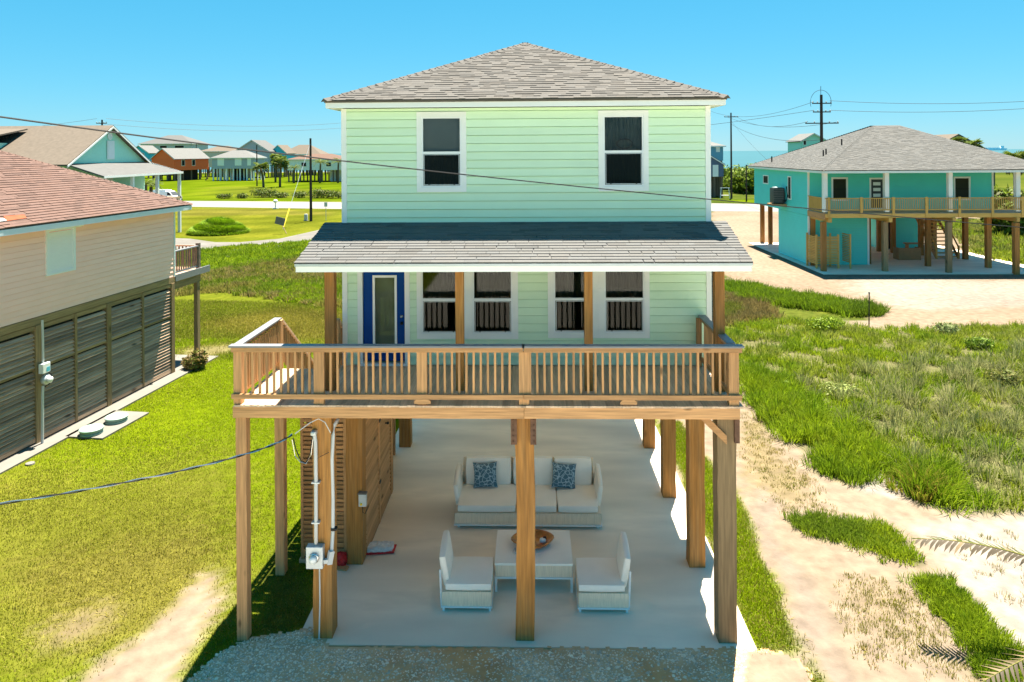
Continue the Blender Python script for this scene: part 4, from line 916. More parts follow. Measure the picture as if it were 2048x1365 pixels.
# hip roof over house and deck
a = (21.3, TY0-.45, 7.6); b = (38.2, TY0-.45, 7.6); c = (38.2, 69.6, 7.6); d = (21.3, 69.6, 7.6)
ra = tuple(PY(1762, 251, 60.3)); rb = (31.6, 61.2, 11.15); ra = (29.3, 60.7, 11.12)
shingle_part(th_, [(a, b, rb, ra), (d, a, ra, ra), (b, c, rb, rb), (c, d, ra, rb)], 'shingle_teal', e=.16, tw=.36, dark=.22)
for p, q in ((a, ra), (b, rb), (ra, rb)): caps(th_, p, q, 'shingle_teal')
part('fascia', MB().box(21.33, 38.17, TY0-.42, TY0-.38, 7.38, 7.55), 'white', th_); part('fascia', MB().box(21.33, 21.37, TY0-.37, 69.5, 7.38, 7.55), 'white', th_)
part('porch_ceiling', MB().box(21.4, 38.1, TY0-.37, TYF-.06, 7.4, 7.44), 'white', th_); part('eave_soffit', MB().box(21.38, TX0-.05, TYF, 69.4, 7.4, 7.43), 'white', th_)
for x, y, z in ((23.6, 57.2, 8.75), (23.9, 57.4, 8.85), (25.6, 58.4, 9.65), (22.3, 65.5, 8.2)): part('vent_pipe', MB().tube([(x, y, z-.2), (x, y, z+.35)], .06, 8), 'dark', th_)
for px_ in (1650, 1773, 1900, 2035): x = PY(px_, 380, TY0+.15)[0]; part('porch_column', MB().box(x-.15, x+.15, TY0+.05, TY0+.35, 4.5, 7.4), 'white', th_)
# deck
part('deck_floor', MB().box(TX0-.1, 38, TY0, TYF-.06, 4.3, 4.42), 'deck_y', th_); part('deck_rim', MB().box(TX0-.12, 38, TY0-.06, TY0-.005, 4.08, 4.38), 'newwood_x', th_); part('deck_rim', MB().box(TX0-.16, TX0-.11, TY0, TYF-.08, 3.95, 4.38), 'cedar_y', th_)
for x in (TX0+.2, 26.4, 31.0, 35.6): part('deck_joist', MB().box(x-.12, x+.12, TY0-.12, TYF, 3.75, 4.07), 'newwood_y', th_)
rt = part('railing', MB().box(TX0-.1, 38, TY0-.04, TY0+.08, 5.48, 5.54), 'newwood_x', th_); part('bottom_rail', MB().box(TX0-.1, 38, TY0, TY0+.05, 4.62, 4.7), 'newwood_x', rt)
bmb = MB(); x = TX0
while x < 37.9: bmb.box(x-.02, x+.02, TY0+.01, TY0+.04, 4.7, 5.48); x += .135
part('baluster_row', bmb, 'newwood_z', rt, kind='stuff')
for px_ in (1657, 1722, 1786, 1852, 1918, 1984, 2044): x = PY(px_, 410, TY0)[0]; part('rail_post', MB().box(x-.09, x+.09, TY0-.1, TY0-.065, 4.1, 5.6), 'newwood_z', th_)
rs = part('side_railing', MB().box(TX0-.14, TX0-.04, TY0+.1, TYF-.1, 5.48, 5.54), 'newwood_y', th_); bmb = MB(); y = TY0+.2
while y < TYF-.15: bmb.box(TX0-.11, TX0-.07, y-.025, y+.025, 4.45, 5.48); y += .135
part('baluster_row', bmb, 'newwood_z', rs, kind='stuff')
# pilings
for (px_, py_) in ((1649, 545), (1772, 545), (1900, 548), (2035, 550), (1858, 535), (1979, 538), (1933, 521), (1788, 508), (1760, 505), (1844, 513), (1901, 521), (1526, 487), (1542, 490), (1738, 530), (1627, 533), (1870, 505)):
    g_ = G(px_, py_); part('piling', MB().box(g_[0]-.17, g_[0]+.17, g_[1]-.02, g_[1]+.32, 0, 3.95 if g_[1] > 53.6 else 3.75), 'piling_z' if px_ not in (1772, 1900) else 'oldgreen_z', th_)
part('slab', MB().box(21.3, 38.3, 51.7, 69.3, -.1, .06), 'concrete', th_)
# stair
for k in range(14): part('tread', MB().box(33.4, 35.2, 60.2-k*.27+2, 60.5-k*.27+2, .3*(14-k)/1.03-.12, .3*(14-k)/1.03-.05), 'newwood_x', th_)
for x in (33.4, 35.2):
    part('stringer', MB().beam((x, 62.6, 4.1), (x, 58.7, .1), .06, .28), 'cedar_y', th_); part('stair_rail', MB().beam((x, 62.6, 5.1), (x, 58.7, 1.0), .06, .12), 'newwood_y', th_)
    part('newel', MB().box(x-.06, x+.06, 58.65, 58.77, .06, 1.15), 'newwood_z', th_)
part('inner_store', MB().box(31.8, 35.6, 64.5, 68, .07, 3.9), 'teal', th_); part('store_door', MB().box(31.95, 32.9, 64.44, 64.49, .1, 2.6), 'dark', th_)
# outdoor shower screens
shw = thing('shower_screen', 'slatted timber outdoor shower screen under the turquoise deck', 'screen', (22.8, 54.2, 0))
sx0 = PY(1622, 500, 54.6)[0]; sx1 = PY(1633, 500, 54.0)[0]; sx2 = PY(1677, 500, 54.0)[0]
for k in range(17):
    z = .45+k*.125
    part('slat', MB().beam((sx0, 55.4, z), (sx1, 54.0, z), .03, .085), 'newwood_y', shw); part('slat', MB().box(sx1, sx2, 53.98, 54.02, z-.045, z+.045), 'newwood_x', shw)
for x, y in ((sx0, 55.35), (sx1, 54.0), (sx2, 54.05), (sx2-.25, 54.9)): part('post', MB().box(x-.06, x+.06, y-.06, y+.06, .06, 2.65), 'newwood_z', shw)
sh2 = thing('shower_door', 'open slatted timber shower door standing beside the slatted screen', 'screen', (24.6, 54.6, 0))
dx1_ = PY(1686, 500, 55.0)[0]; dx2_ = PY(1700, 500, 53.9)[0]
for k in range(15): part('slat', MB().beam((dx1_, 55.1, .55+k*.135), (dx2_, 53.9, .55+k*.135), .03, .085), 'newwood_y', sh2)
part('post', MB().box(dx2_-.05, dx2_+.05, 53.8, 53.9, .06, 2.7), 'newwood_z', sh2); part('frame', MB().beam((dx1_, 55.1, 2.6), (dx2_, 53.9, 2.6), .05, .09), 'newwood_y', sh2)
# AC unit on the side wall
a0 = LW(1556, 395)[0]; a1 = LW(1581, 395)[0]
ta = thing('wall_air_conditioner', 'dark air conditioner on a wall shelf of the turquoise house', 'air conditioner', (21.2, (a0+a1)/2, 4.5))
yc = (a0+a1)/2; part('casing', MB().rbox((21.2, yc, 5.2), (.95, 1.0, 1.35), .06, 4), 'ac_dark', ta)
for k in range(8): part('louvre', MB().box(20.73, 21.6, yc-.505, yc-.5, 4.65+k*.15, 4.72+k*.15), 'sign_grey', ta)
part('fan_cover', MB().lathe([(.4, 0), (.4, .05), (.1, .09)], (21.2, yc, 5.87), 16), 'galv', ta); part('shelf', MB().box(20.6, 21.75, yc-.75, yc+.8, 4.35, 4.5), 'cedar_y', ta)
part('refrigerant_line', MB().tube([(21.75, yc-.7, 6.0), (21.7, yc-1.1, 5.2), (21.6, yc-1.0, 4.8), (21.5, yc-.5, 4.75)], .05, 6), 'black_rubber', ta)
# things on its slab
cb = thing('plywood_box', 'open plywood box around a piling under the turquoise house', 'box', (31.2, 57.5, .06)); g_ = G(1820, 522); 
for (x0, x1, y0, y1) in ((-.9, .9, 0, .04), (-.9, -.86, .05, .9), (.86, .9, .05, .9)): part('side', MB().box(g_[0]+x0, g_[0]+x1, g_[1]+y0, g_[1]+y1, .06, 1.05), 'cardboard', cb)
bn = thing('timber_bench', 'rough timber bench under the turquoise house', 'bench', (33.0, 61.0, .06)); g_ = G(1843, 506)
part('seat', MB().box(g_[0]-1.3, g_[0]+1.3, g_[1], g_[1]+.6, .75, .83), 'cedar_x', bn); 
for x in (-1.1, 1.1): part('leg', MB().box(g_[0]+x-.06, g_[0]+x+.06, g_[1]+.1, g_[1]+.5, .06, .75), 'cedar_z', bn)

# ================================================================== HOUSES FURTHER OFF
def far_house(name, label, loc, rz, w_, d_, zf, zt, roof, rise, wm, rm, wins=(), over=.5, stilts=3.0, pm='piling_far', deckd=0, white_stilts=False, trim='white', store=None):
    t = thing(name, label, 'house', loc, rz, world=False); h = w_/2
    wall = MB(); z = zf; k = 0
    for (P, Q) in (((-h, 0), (h, 0)), ((h, 0), (h, d_)), ((h, d_), (-h, d_)), ((-h, d_), (-h, 0))):
        P = Vector((*P, 0)); Q = Vector((*Q, 0)); u = (Q-P).normalized(); n = Vector((u.y, -u.x, 0)); z = zf; pt = .35
        while z < zt-.01:
            t1 = min(z+pt, zt); wall.add([P+n*.04+Vector((0, 0, z)), Q+n*.04+Vector((0, 0, z)), Q+n*.005+Vector((0, 0, t1)), P+n*.005+Vector((0, 0, t1))], [(0, 1, 2, 3)]); z = t1
    wall.add([(-h, 0, zf), (h, 0, zf), (h, d_, zf), (-h, d_, zf)], [(3, 2, 1, 0)])
    part('wall', wall, wm, t); o = over; R = MB(); zt2 = zt-.05; tk = .18
    if roof == 'gable_y':      # ridge runs in depth, gable faces the front
        part('gable', MB().prism([(-h, .01, zt), (h, .01, zt), (0, .01, zt+rise)], (0, d_-.02, 0)), wm, t)
        s = rise/h; ze = zt-o*s
        R.prism([(-h-o, -o, ze), (0, -o, zt+rise), (0, -o, zt+rise+tk), (-h-o, -o, ze+tk)], (0, d_+2*o, 0)); R.prism([(h+o, -o, ze+tk), (0, -o, zt+rise+tk), (0, -o, zt+rise), (h+o, -o, ze)], (0, d_+2*o, 0))
        F = MB(); F.prism([(-h-o, -o-.03, ze-.12), (0, -o-.03, zt+rise-.12), (0, -o-.03, zt+rise+.08), (-h-o, -o-.03, ze+.08)], (0, .028, 0)); F.prism([(h+o, -o-.03, ze-.12), (0, -o-.03, zt+rise-.12), (0, -o-.03, zt+rise+.08), (h+o, -o-.03, ze+.08)], (0, .028, 0)); part('bargeboard', F, trim, t)
    elif roof == 'gable_x':
        hd = d_/2; part('gable', MB().prism([(-h+.01, 0, zt), (-h+.01, d_, zt), (-h+.01, hd, zt+rise)], (w_-.02, 0, 0)), wm, t); s = rise/hd; ze = zt-o*s
        R.prism([(-h-o, -o, ze), (-h-o, hd, zt+rise), (-h-o, hd, zt+rise+tk), (-h-o, -o, ze+tk)], (w_+2*o, 0, 0)); R.prism([(-h-o, d_+o, ze), (-h-o, hd, zt+rise), (-h-o, hd, zt+rise+tk), (-h-o, d_+o, ze+tk)], (w_+2*o, 0, 0))
        part('fascia', MB().box(-h-o, h+o, -o-.04, -o-.005, ze-.1, ze+.15), trim, t)
        for sx in (-h-o-.03, h+o+.002): part('bargeboard', MB().prism([(sx, -o, ze-.15), (sx, hd, zt+rise-.15), (sx, hd, zt+rise+.12), (sx, -o, ze+.12)], (.028, 0, 0)), trim, t)
    else:
        m_ = min(h, d_/2)+o; x0, x1, y0, y1 = -h-o, h+o, -o, d_+o; zt3 = zt-.02; zr = zt3+rise
        if w_ >= d_: A, B = (x0+m_, (y0+y1)/2, zr), (x1-m_, (y0+y1)/2, zr)
        else: A, B = (0, y0+m_, zr), (0, y1-m_, zr)
        c = [(x0, y0, zt3), (x1, y0, zt3), (x1, y1, zt3), (x0, y1, zt3)]
        if w_ >= d_: fs = [(0, 1, 5, 4), (1, 2, 5), (2, 3, 4, 5), (3, 0, 4)]
        else: fs = [(0, 1, 4), (1, 2, 5, 4), (2, 3, 5), (3, 0, 4, 5)]
        R.add(c+[A, B], fs+[(3, 2, 1, 0)]); part('fascia', MB().box(x0+.02, x1-.02, y0-.03, y0-.002, zt3-.25, zt3-.02), trim, t); part('fascia', MB().box(x0-.03, x0-.002, y0, y1, zt3-.25, zt3-.02), trim, t); part('fascia', MB().box(x1+.002, x1+.03, y0, y1, zt3-.25, zt3-.02), trim, t)
    part('roof', R, rm, t)
    for (face, a_, z_, ww, hh, pmat) in wins:
        f = MB(); g = MB()
        def bx(mb, l0, l1, k0, k1, z0, z1):
            if face == 'f': mb.box(l0, l1, -k1, -k0, z0, z1)
            elif face == 'r': mb.box(h+k0, h+k1, l0, l1, z0, z1)
            else: mb.box(-h-k1, -h-k0, l0, l1, z0, z1)
        bx(f, a_-ww/2-.15, a_+ww/2+.15, .045, .09, z_-.15, z_+hh+.15); wn = part('window', f, trim, t)
        bx(g, a_-ww/2, a_+ww/2, .095, .11, z_, z_+hh); part('pane', g, pmat, wn)
    if stilts:
        pmsh = MB().box(-.18, .18, -.18, .18, 0, zf).mesh('piling'); nxs = max(2, round(w_/stilts)+1); nys = max(2, round(d_/stilts/1.3)+1)
        for i in range(nxs):
            for j in range(nys): ob('piling', pmsh, 'white' if white_stilts and j == 0 else pm, t, loc=(-h+.3+(w_-.6)*i/(nxs-1), .3+(d_-.6)*j/(nys-1), 0))
    if store: part('store_room', MB().box(store[0], store[1], d_*.4, d_*.8, 0, zf-.02), store[2], t)
    return t
def at(px_, py_, Y): return PY(px_, py_, Y)
def far(name, label, xl, xr, yt, ye, yb, Y, d_, roof, wm, rm, rz=0, zf=None, **k):
    """placed by the photo: wall from xl to xr, ridge at yt, eave at ye, wall bottom yb, at distance Y"""
    L = at(xl, ye, Y); Rr = at(xr, ye, Y); top = at((xl+xr)/2, yt, Y+(d_/2 if roof != 'gable_y' else 0)); w_ = Rr[0]-L[0]; zb = at(xl, yb, Y)[2] if zf is None else zf
    return far_house(name, label, ((L[0]+Rr[0])/2, Y, 0), rz, w_, d_, max(zb, .1), L[2], roof, top[2]-L[2], wm, rm, **k)
D_ = 'dark'
oc = at(349, 340, 236); r_ = math.radians(-15); ow, od = 9.6, 16.6
orange = far_house('orange_house', 'bright orange gabled house on stilts beyond the green field', (oc[0]-ow/2*math.cos(r_), 236-ow/2*math.sin(r_), 0), r_, ow, od, 3.6, 7.7, 'gable_y', 3.4, 'orange', 'roof_light', wins=[('r', 4.0, 5.2, 1.3, 1.9, D_), ('r', 9.0, 5.2, 1.3, 1.9, D_)], store=(-2, 3, D_))
st = thing('outside_stair', 'timber outside stair below the orange house', 'stair', (at(415, 350, 236)[0], 236, 0)); a_ = at(411, 360, 236); b_ = at(424, 341, 236); part('stringer', MB().beam((a_[0], 236, .2), (b_[0], 236, 4), .3, .35), 'cedar_x', st)
for k in range(8): part('tread', MB().box(a_[0]+(b_[0]-a_[0])*k/8, a_[0]+(b_[0]-a_[0])*k/8+.35, 236.2, 237.4, .4+k*.45, .48+k*.45), 'cedar_x', st)
far('grey_blue_cottage', 'grey blue cottage with white shutters and white stilts', 424, 508, 301, 316, 338, 236, 10, 'hip', 'slate_blue', 'roof_light', wins=[('f', -4.2, 5.3, 2.0, 2.2, 'white'), ('f', 1.8, 5.3, 2.0, 2.2, 'white'), ('f', 5.6, 5.3, 1.0, 2.2, 'white')], white_stilts=True, stilts=2.6, store=(-2, 2, D_))
far('slate_house', 'tall slate blue two storey house with gable behind the cottage', 470, 538, 281, 303, 330, 262, 13, 'gable_y', 'slate_blue', 'roof_grey', wins=[('f', 4, 6.5, 1, 1.6, D_)])
far('teal_gable_house', 'narrow teal house with pointed gable beside the slate house', 540, 572, 291, 306, 332, 268, 10, 'gable_y', 'blue_teal', 'shingle_tan', wins=[('f', -1.4, 6, 1, 1.4, 'white')])
far('tan_roof_house', 'house with broad tan roof behind the teal gable', 560, 640, 290, 309, 333, 290, 12, 'hip', 'grey_wall', 'shingle_tan', wins=[('f', 0, 6, 2, 1.2, D_)])
far('white_stilt_house', 'white house with brown roof on stilts behind the palms', 575, 690, 308, 319, 341, 222, 12, 'hip', 'white', 'roof_brown', wins=[('f', -4, 5, 1.5, 1.2, D_), ('f', 4, 5, 1.5, 1.2, D_)], store=(3, 8, 'white'), stilts=3.4)
far('big_grey_roof_house', 'large house with wide grey hip roof behind the orange house', 281, 382, 271, 288, 330, 300, 16, 'hip', 'grey_wall', 'roof_grey', wins=[('f', -7, 11.9, 3, 1.0, D_), ('f', -1, 11.9, 3, 1.0, D_), ('f', 6, 11.9, 4, 1.0, D_)], over=.8)
bh = far('blue_gable_house', 'bright blue house with white framed windows beside the orange gable', 259, 297, 292, 306, 345, 262, 9, 'gable_y', 'blue_teal', 'roof_light', wins=[('f', .9, 7.2, 2.0, 2.4, D_), ('f', 1.4, 3.4, 1.4, 1.8, D_)], stilts=2.8)
far('low_tan_house', 'low house with tan roof between orange and slate houses', 400, 472, 292, 303, 335, 275, 11, 'hip', 'cream', 'shingle_tan', wins=[('f', 0, 5, 1.4, 1.2, D_)])
# mint gable house behind the pink roof
mg = far_house('mint_gable_house', 'mint teal house with tan roof and large gable behind the pink roof', (-45, 73.4, 0), math.radians(90), 13.8, 17, 4.2, 8.3, 'gable_y', 3.75, 'mint_teal', 'shingle_tan', wins=[('f', .3, 8.75, 1.0, 1.7, 'vinyl')], over=.55, stilts=3.4)
part('gable_vent', MB().lathe([(.42, 0), (.42, -.06), (.3, -.08), (.28, -.04)], (.2, -.02, 11.1), 18, ax=1), 'white', mg)
m = MB(); m.add([(-6.9, -.05, 8.25), (6.9, -.05, 8.25), (7.6, -4.2, 7.05), (-7.6, -4.2, 7.05), (-6.9, -.05, 8.1), (6.9, -.05, 8.1), (7.6, -4.2, 6.9), (-7.6, -4.2, 6.9)], [(0, 3, 2, 1), (4, 5, 6, 7), (3, 7, 6, 2), (1, 2, 6, 5), (0, 4, 7, 3)]); part('porch_roof', m, 'roof_grey', mg)
part('porch_fascia', MB().box(-7.6, 7.6, -4.24, -4.21, 6.85, 7.05), 'white', mg); part('porch_fascia', MB().prism([(7.62, -.05, 8.05), (7.62, -4.2, 6.85), (7.62, -4.2, 7.05), (7.62, -.05, 8.25)], (.03, 0, 0)), 'white', mg)
for x in (-7.2, -2.4, 2.4, 7.2): part('porch_column', MB().box(x-.14, x+.14, -4.1, -3.8, 0, 6.9), 'white', mg)
part('porch_floor', MB().box(-7.4, 7.4, -4.1, -.02, 4.0, 4.2), 'old_x', mg); part('door', MB().box(-1.0, .6, -.12, -.06, 4.3, 6.9), 'vinyl', mg)
m = MB(); part('dormer_wall', MB().box(-9.2, -2.6, 8.3, 14.5, 8.0, 10.35), 'mint_teal', mg)
part('dormer_roof', MB().add([(-9.8, 7.9, 10.3), (-9.8, 15, 10.3), (-1.2, 15, 11.9), (-1.2, 7.9, 11.9), (-9.8, 7.9, 10.15), (-9.8, 15, 10.15), (-1.2, 15, 11.75), (-1.2, 7.9, 11.75)], [(0, 1, 2, 3), (7, 6, 5, 4), (0, 4, 5, 1), (0, 3, 7, 4), (1, 5, 6, 2)]), 'shingle_tan', mg)
wn = part('window', MB().box(-9.28, -9.22, 10.2, 12.2, 8.5, 10.1), 'white', mg); part('pane', MB().box(-9.31, -9.285, 10.4, 12.0, 8.65, 9.95), D_, wn)
# right side
bl = far('blue_tower_house', 'tall blue house on stilts beside the power pole', 1402, 1446, 283, 292, 322, 146, 8, 'hip', 'mid_blue', 'roof_light', wins=[('f', 1.2, 9.0, .5, 1.0, 'white')], stilts=2.4)
far('navy_porch_house', 'navy blue porch gable with white trim on stilts', 1396, 1447, 313, 329, 354, 138, 5.5, 'gable_y', 'navy', 'roof_grey', wins=[('f', .9, 4.2, .8, 2.0, 'vinyl')], stilts=1.6, over=.3)
far('pale_teal_house', 'pale teal house peeking above the turquoise roof', 1603, 1652, 268, 282, 320, 190, 10, 'gable_y', 'mint_teal', 'roof_light', wins=[('f', -2.4, 10.6, .6, 1.0, D_)], stilts=3)
far('cream_gable_house', 'cream gabled house behind the turquoise hip roof', 1838, 1992, 270, 312, 345, 150, 12, 'gable_y', 'cream', 'shingle_tan', stilts=3.5, trim='shingle_tan')

# ================================================================== VAN, POLES, WIRES, SMALL STREET THINGS
van = thing('white_van', 'white cargo van with roof rack parked by the road', 'van', tuple(at(330, 402, 131)*np.array([1, 1, 0])), math.radians(-8), world=False)
prof = [(-3.0, .45), (2.75, .45), (2.9, .7), (2.85, 1.15), (2.3, 1.32), (1.55, 2.05), (1.2, 2.18), (-2.9, 2.18), (-3.05, 1.9)]
part('body', MB().prism([(x, -1.0, z) for x, z in prof], (0, 2.0, 0)), 'van_white', van, bevel=.08)
part('windscreen', MB().add([(2.28, -.88, 1.36), (2.28, .88, 1.36), (1.62, .8, 2.02), (1.62, -.8, 2.02)], [(0, 1, 2, 3)]), 'glass_dome', van); part('windscreen', MB().add([(2.33, -.88, 1.34), (2.33, .88, 1.34), (1.64, .8, 2.05), (1.64, -.8, 2.05)], [(0, 1, 2, 3)]), 'ac_dark', van)
part('side_window', MB().prism([(1.15, -1.012, 1.4), (2.05, -1.012, 1.4), (1.6, -1.012, 1.95), (1.15, -1.012, 1.95)], (0, .01, 0)), 'dark', van)
part('grille', MB().box(2.86, 2.93, -.75, .75, .72, 1.1), 'dark', van); part('bumper', MB().box(2.8, 3.0, -1.0, 1.0, .4, .62), 'ac_dark', van)
for y in (-.8, .8): part('headlight', MB().box(2.87, 2.94, y-.16, y+.16, .8, 1.08), 'lamp_lens', van)
for x in (-1.9, 1.9):
    for y in (-1.0, .8): wh = part('wheel', MB().lathe([(.36, 0), (.38, .05), (.38, .15), (.36, .2)], (x, y, .38), 16, ax=1), 'tyre', van); part('rim', MB().lathe([(.2, -.02), (.2, .0)], (x, y, .38), 12, ax=1), 'steel', wh)
for x in (-2.4, -1.0, .4): part('rack_bar', MB().box(x-.03, x+.03, -.95, .95, 2.3, 2.36), 'frame_white', van)
for y in (-.9, .9): part('rack_rail', MB().box(-2.7, .8, y-.03, y+.03, 2.19, 2.42), 'frame_white', van)
POLES = {}
def upole(key, px_, yb, yt, Y, label, arms=(), group='utility poles', r=.17):
    a_ = at(px_, yb, Y); b_ = at(px_, yt, Y); t = thing('utility_pole', label, 'utility pole', (a_[0], Y, 0)); POLES[key] = (a_[0], Y, b_[2])
    part('shaft', MB().tube([(a_[0], Y, -.2), (a_[0], Y, b_[2]*.5), (a_[0], Y, b_[2])], [r*1.15, r, r*.8], 8), 'pole', t)
    for (dz, hw_) in arms:
        ar = part('crossarm', MB().box(a_[0]-hw_, a_[0]+hw_, Y-.2, Y-.08, b_[2]-dz-.06, b_[2]-dz+.06), 'pole', t)
        for sx in (-.95, -.45, .45, .95): part('insulator', MB().lathe([(.05, 0), (.09, .08), (.06, .16), (.02, .22)], (a_[0]+sx*hw_, Y-.14, b_[2]-dz+.06), 8), 'galv', ar)
    return t
upole('mid', 622, 443, 277, 93.1, 'dark bare utility pole standing alone beside the side road')
upole('r1', 1463, 397, 226, 135, 'utility pole with short crossarm beside the tall blue house', [(.8, 1.3)])
tp = upole('r2', 1644, 420, 190, 82, 'tall utility pole with several crossarms behind the turquoise house', [(1.0, 1.1), (2.0, 1.0), (3.3, 1.9)], r=.2)
rx, ry, rz_ = POLES['r2']; part('lightning_wire', MB().tube([(rx-.05, ry, rz_), (rx-.05, ry, rz_+1.0)], .03, 5), 'pole', tp)
part('jumper_wire', MB().tube([(rx+1.2*math.sin(t)*1.0-.1, ry-.1, rz_-.9+1.6*math.cos(t)*.9) for t in np.linspace(-1.9, 1.9, 16)], .025, 5), 'black_rubber', tp)
upole('l1', 205, 380, 240, 118, 'distant utility pole with crossarm rising behind the mint gable', [(.6, .9)])
upole('l2', 247, 360, 276, 235, 'thin far utility pole near the blue gabled house', [(1.4, .8)])
upole('l3', 514, 373, 290, 195, 'far utility pole in front of the slate blue house', [])
upole('l4', 393, 360, 287, 300, 'short far utility pole above the orange roof', [])
upole('r0', 1493, 403, 330, 127, 'short weathered post beside the utility pole and shrubs', [], r=.13)
def wires(pts, label, r=.03, group='power lines'):
    P = [Vector(p) for p in pts]; out = []
    for a_, b_ in zip(P, P[1:]):
        for k in range(16): t = k/16; q = a_.lerp(b_, t); q.z -= (b_-a_).length*.022*4*t*(1-t); out.append(tuple(q))
    out.append(tuple(P[-1])); return solo('power_line', MB().tube(out, r, 4), 'black_rubber', label, 'wire', out[0], group)
B = POLES
def tip(k, dz=0, dx=0): x, y, z = B[k]; return (x+dx, y-.14, z-dz)
far_r = tuple(at(2250, 188, 78)); far_r2 = tuple(at(2250, 200, 78)); far_r3 = tuple(at(2300, 268, 150))
wires([tip('r2', .7, .9), far_r], 'upper power line leaving the tall crossarm pole past the turquoise roof', .022); wires([tip('r2', 1.8, .8), far_r2], 'second power line below the upper one from the tall crossarm pole', .022)
wires([tuple(at(900, 240, 170)), tuple(at(1420, 222, 150)), tip('r2', .8, -.9)], 'power line running behind the green house to the tall pole top', .022); wires([tuple(at(900, 262, 165)), tip('r2', 1.8, -.9)], 'power line running behind the green house to the second crossarm', .022)
wires([tip('r1', .7, .9), tip('r2', 3.1, -1.6)], 'sagging line between the short crossarm pole and the lowest long crossarm', .022); wires([tip('r1', .75, -.9), tip('r2', 3.2, 1.6)], 'slack line crossing to the far end of the lowest long crossarm', .022)
wires([tip('r1', 2.2), tip('r2', 5.2)], 'low sagging communication line between the two crossarm poles', .026); wires([tip('r1', 1.6), tuple(at(1545, 330, 120))], 'slanting guy line falling from the short crossarm pole', .02)
wires([tip('r2', 5.4, 0), far_r3], 'long low line running out over the sea side of the turquoise roof', .022)
wires([tip('l1', -.2, .8), tuple(at(690, 246, 150)), tuple(at(900, 232, 160))], 'upper thin line from the distant crossarm pole across the sky', .025); wires([tip('l1', .6, -.8), tuple(at(690, 256, 150)), tuple(at(900, 244, 160))], 'lower thin line from the distant crossarm pole across the sky', .025)
wires([tuple(at(-300, 275, 100)), tip('l1', -.2, -.8)], 'thin line from beyond the mint gable to the distant crossarm pole', .022)
gw = thing('guy_wire', 'guy wire with yellow marker sleeve beside the bare pole', 'guy wire', tuple(G(566, 458))); g0 = G(566, 458); m_ = POLES['mid']
part('wire', MB().tube([tuple(g0), (m_[0], m_[1], m_[2]-.6)], .02, 5), 'galv', gw); d_ = Vector((m_[0], m_[1], m_[2]-.6))-Vector(g0); part('marker_sleeve', MB().tube([tuple(Vector(g0)+d_*.02), tuple(Vector(g0)+d_*.22)], .09, 8), 'yellow', gw)
sg = thing('leaning_sign', 'small dark board on a leaning stake by the side road', 'sign', tuple(G(573, 468))); g0 = G(573, 468); part('stake', MB().beam(g0, (g0[0]-.7, g0[1], 1.45), .08, .05), 'old_z', sg); part('board', MB().cbox((g0[0]-.7, g0[1]-.06, 1.45), (1.1, .04, .85), Matrix.Rotation(.25, 3, 'Y')), 'sign_grey', sg)
mbx = thing('mailbox', 'white mailbox on a post at the road edge', 'mailbox', tuple(G(551, 418))); g0 = G(551, 418); part('post', MB().box(g0[0]-.08, g0[0]+.08, g0[1]-.08, g0[1]+.08, 0, 1.0), 'white', mbx); part('box', MB().rbox((g0[0], g0[1], 1.25), (.55, .8, .5), .2, 6), 'white', mbx, smooth=True); part('crossfoot', MB().box(g0[0]-.5, g0[0]+.5, g0[1]-.06, g0[1]+.06, .0, .1), 'white', mbx)
ub = thing('utility_pedestal', 'short grey utility pedestal in the grass by the bare pole', 'utility box', tuple(G(612, 442))); g0 = G(612, 442); part('case', MB().rbox((g0[0], g0[1], .45), (.42, .42, .95), .06, 4), 'pvc', ub); part('base', MB().box(g0[0]-.28, g0[0]+.28, g0[1]-.28, g0[1]+.28, 0, .06), 'concrete_pale', ub)
sg = thing('thin_sign_post', 'thin sign post with small grey plate near the bare pole', 'sign', tuple(G(652, 442))); g0 = G(652, 442); part('post', MB().tube([tuple(g0), (g0[0], g0[1], 2.3)], .035, 6), 'galv', sg); part('plate', MB().box(g0[0]-.22, g0[0]+.22, g0[1]-.05, g0[1]-.03, 1.9, 2.5), 'galv', sg)
g0 = G(1738, 655); stk = thing('survey_stake', 'thin dark stake standing in the weeds beside the sand', 'stake', tuple(g0)); part('rod', MB().tube([tuple(g0), (g0[0]+.02, g0[1], 1.75)], .03, 6), 'pole', stk); part('cap', MB().lathe([(.045, 0), (.045, .08), (.02, .1)], (g0[0]+.02, g0[1], 1.72), 8), 'sign_grey', stk)
sw = thing('garden_swing', 'white garden bench swing frame beside the navy stilt house', 'swing', tuple(at(1450, 393, 134)*np.array([1, 1, 0]))); g0 = at(1450, 393, 134); 
for x in (-.9, .9): part('frame_leg', MB().beam((g0[0]+x, 134, 0), (g0[0]+x*.8, 134, 2.0), .1, .1), 'white', sw)
part('top_bar', MB().box(g0[0]-.9, g0[0]+.9, 133.95, 134.05, 2.0, 2.1), 'white', sw); part('seat', MB().box(g0[0]-.7, g0[0]+.7, 133.7, 134.2, .6, .68), 'white', sw)
sh = thing('cargo_ship', 'pale cargo ship far out on the sea horizon', 'ship', (*at(1988, 299, 6000)[:2], -.6)); c0 = at(1988, 299, 6000)
part('hull', MB().prism([(c0[0]-95, 6000, -.6), (c0[0]+100, 6000, -.6), (c0[0]+112, 6000, 16), (c0[0]-100, 6000, 16)], (0, 30, 0)), 'ship', sh); part('bridge', MB().box(c0[0]+60, c0[0]+85, 6002, 6028, 16.1, 36), 'ship', sh); part('deck_cargo', MB().box(c0[0]-85, c0[0]+50, 6002, 6028, 16.1, 22), 'ship', sh)

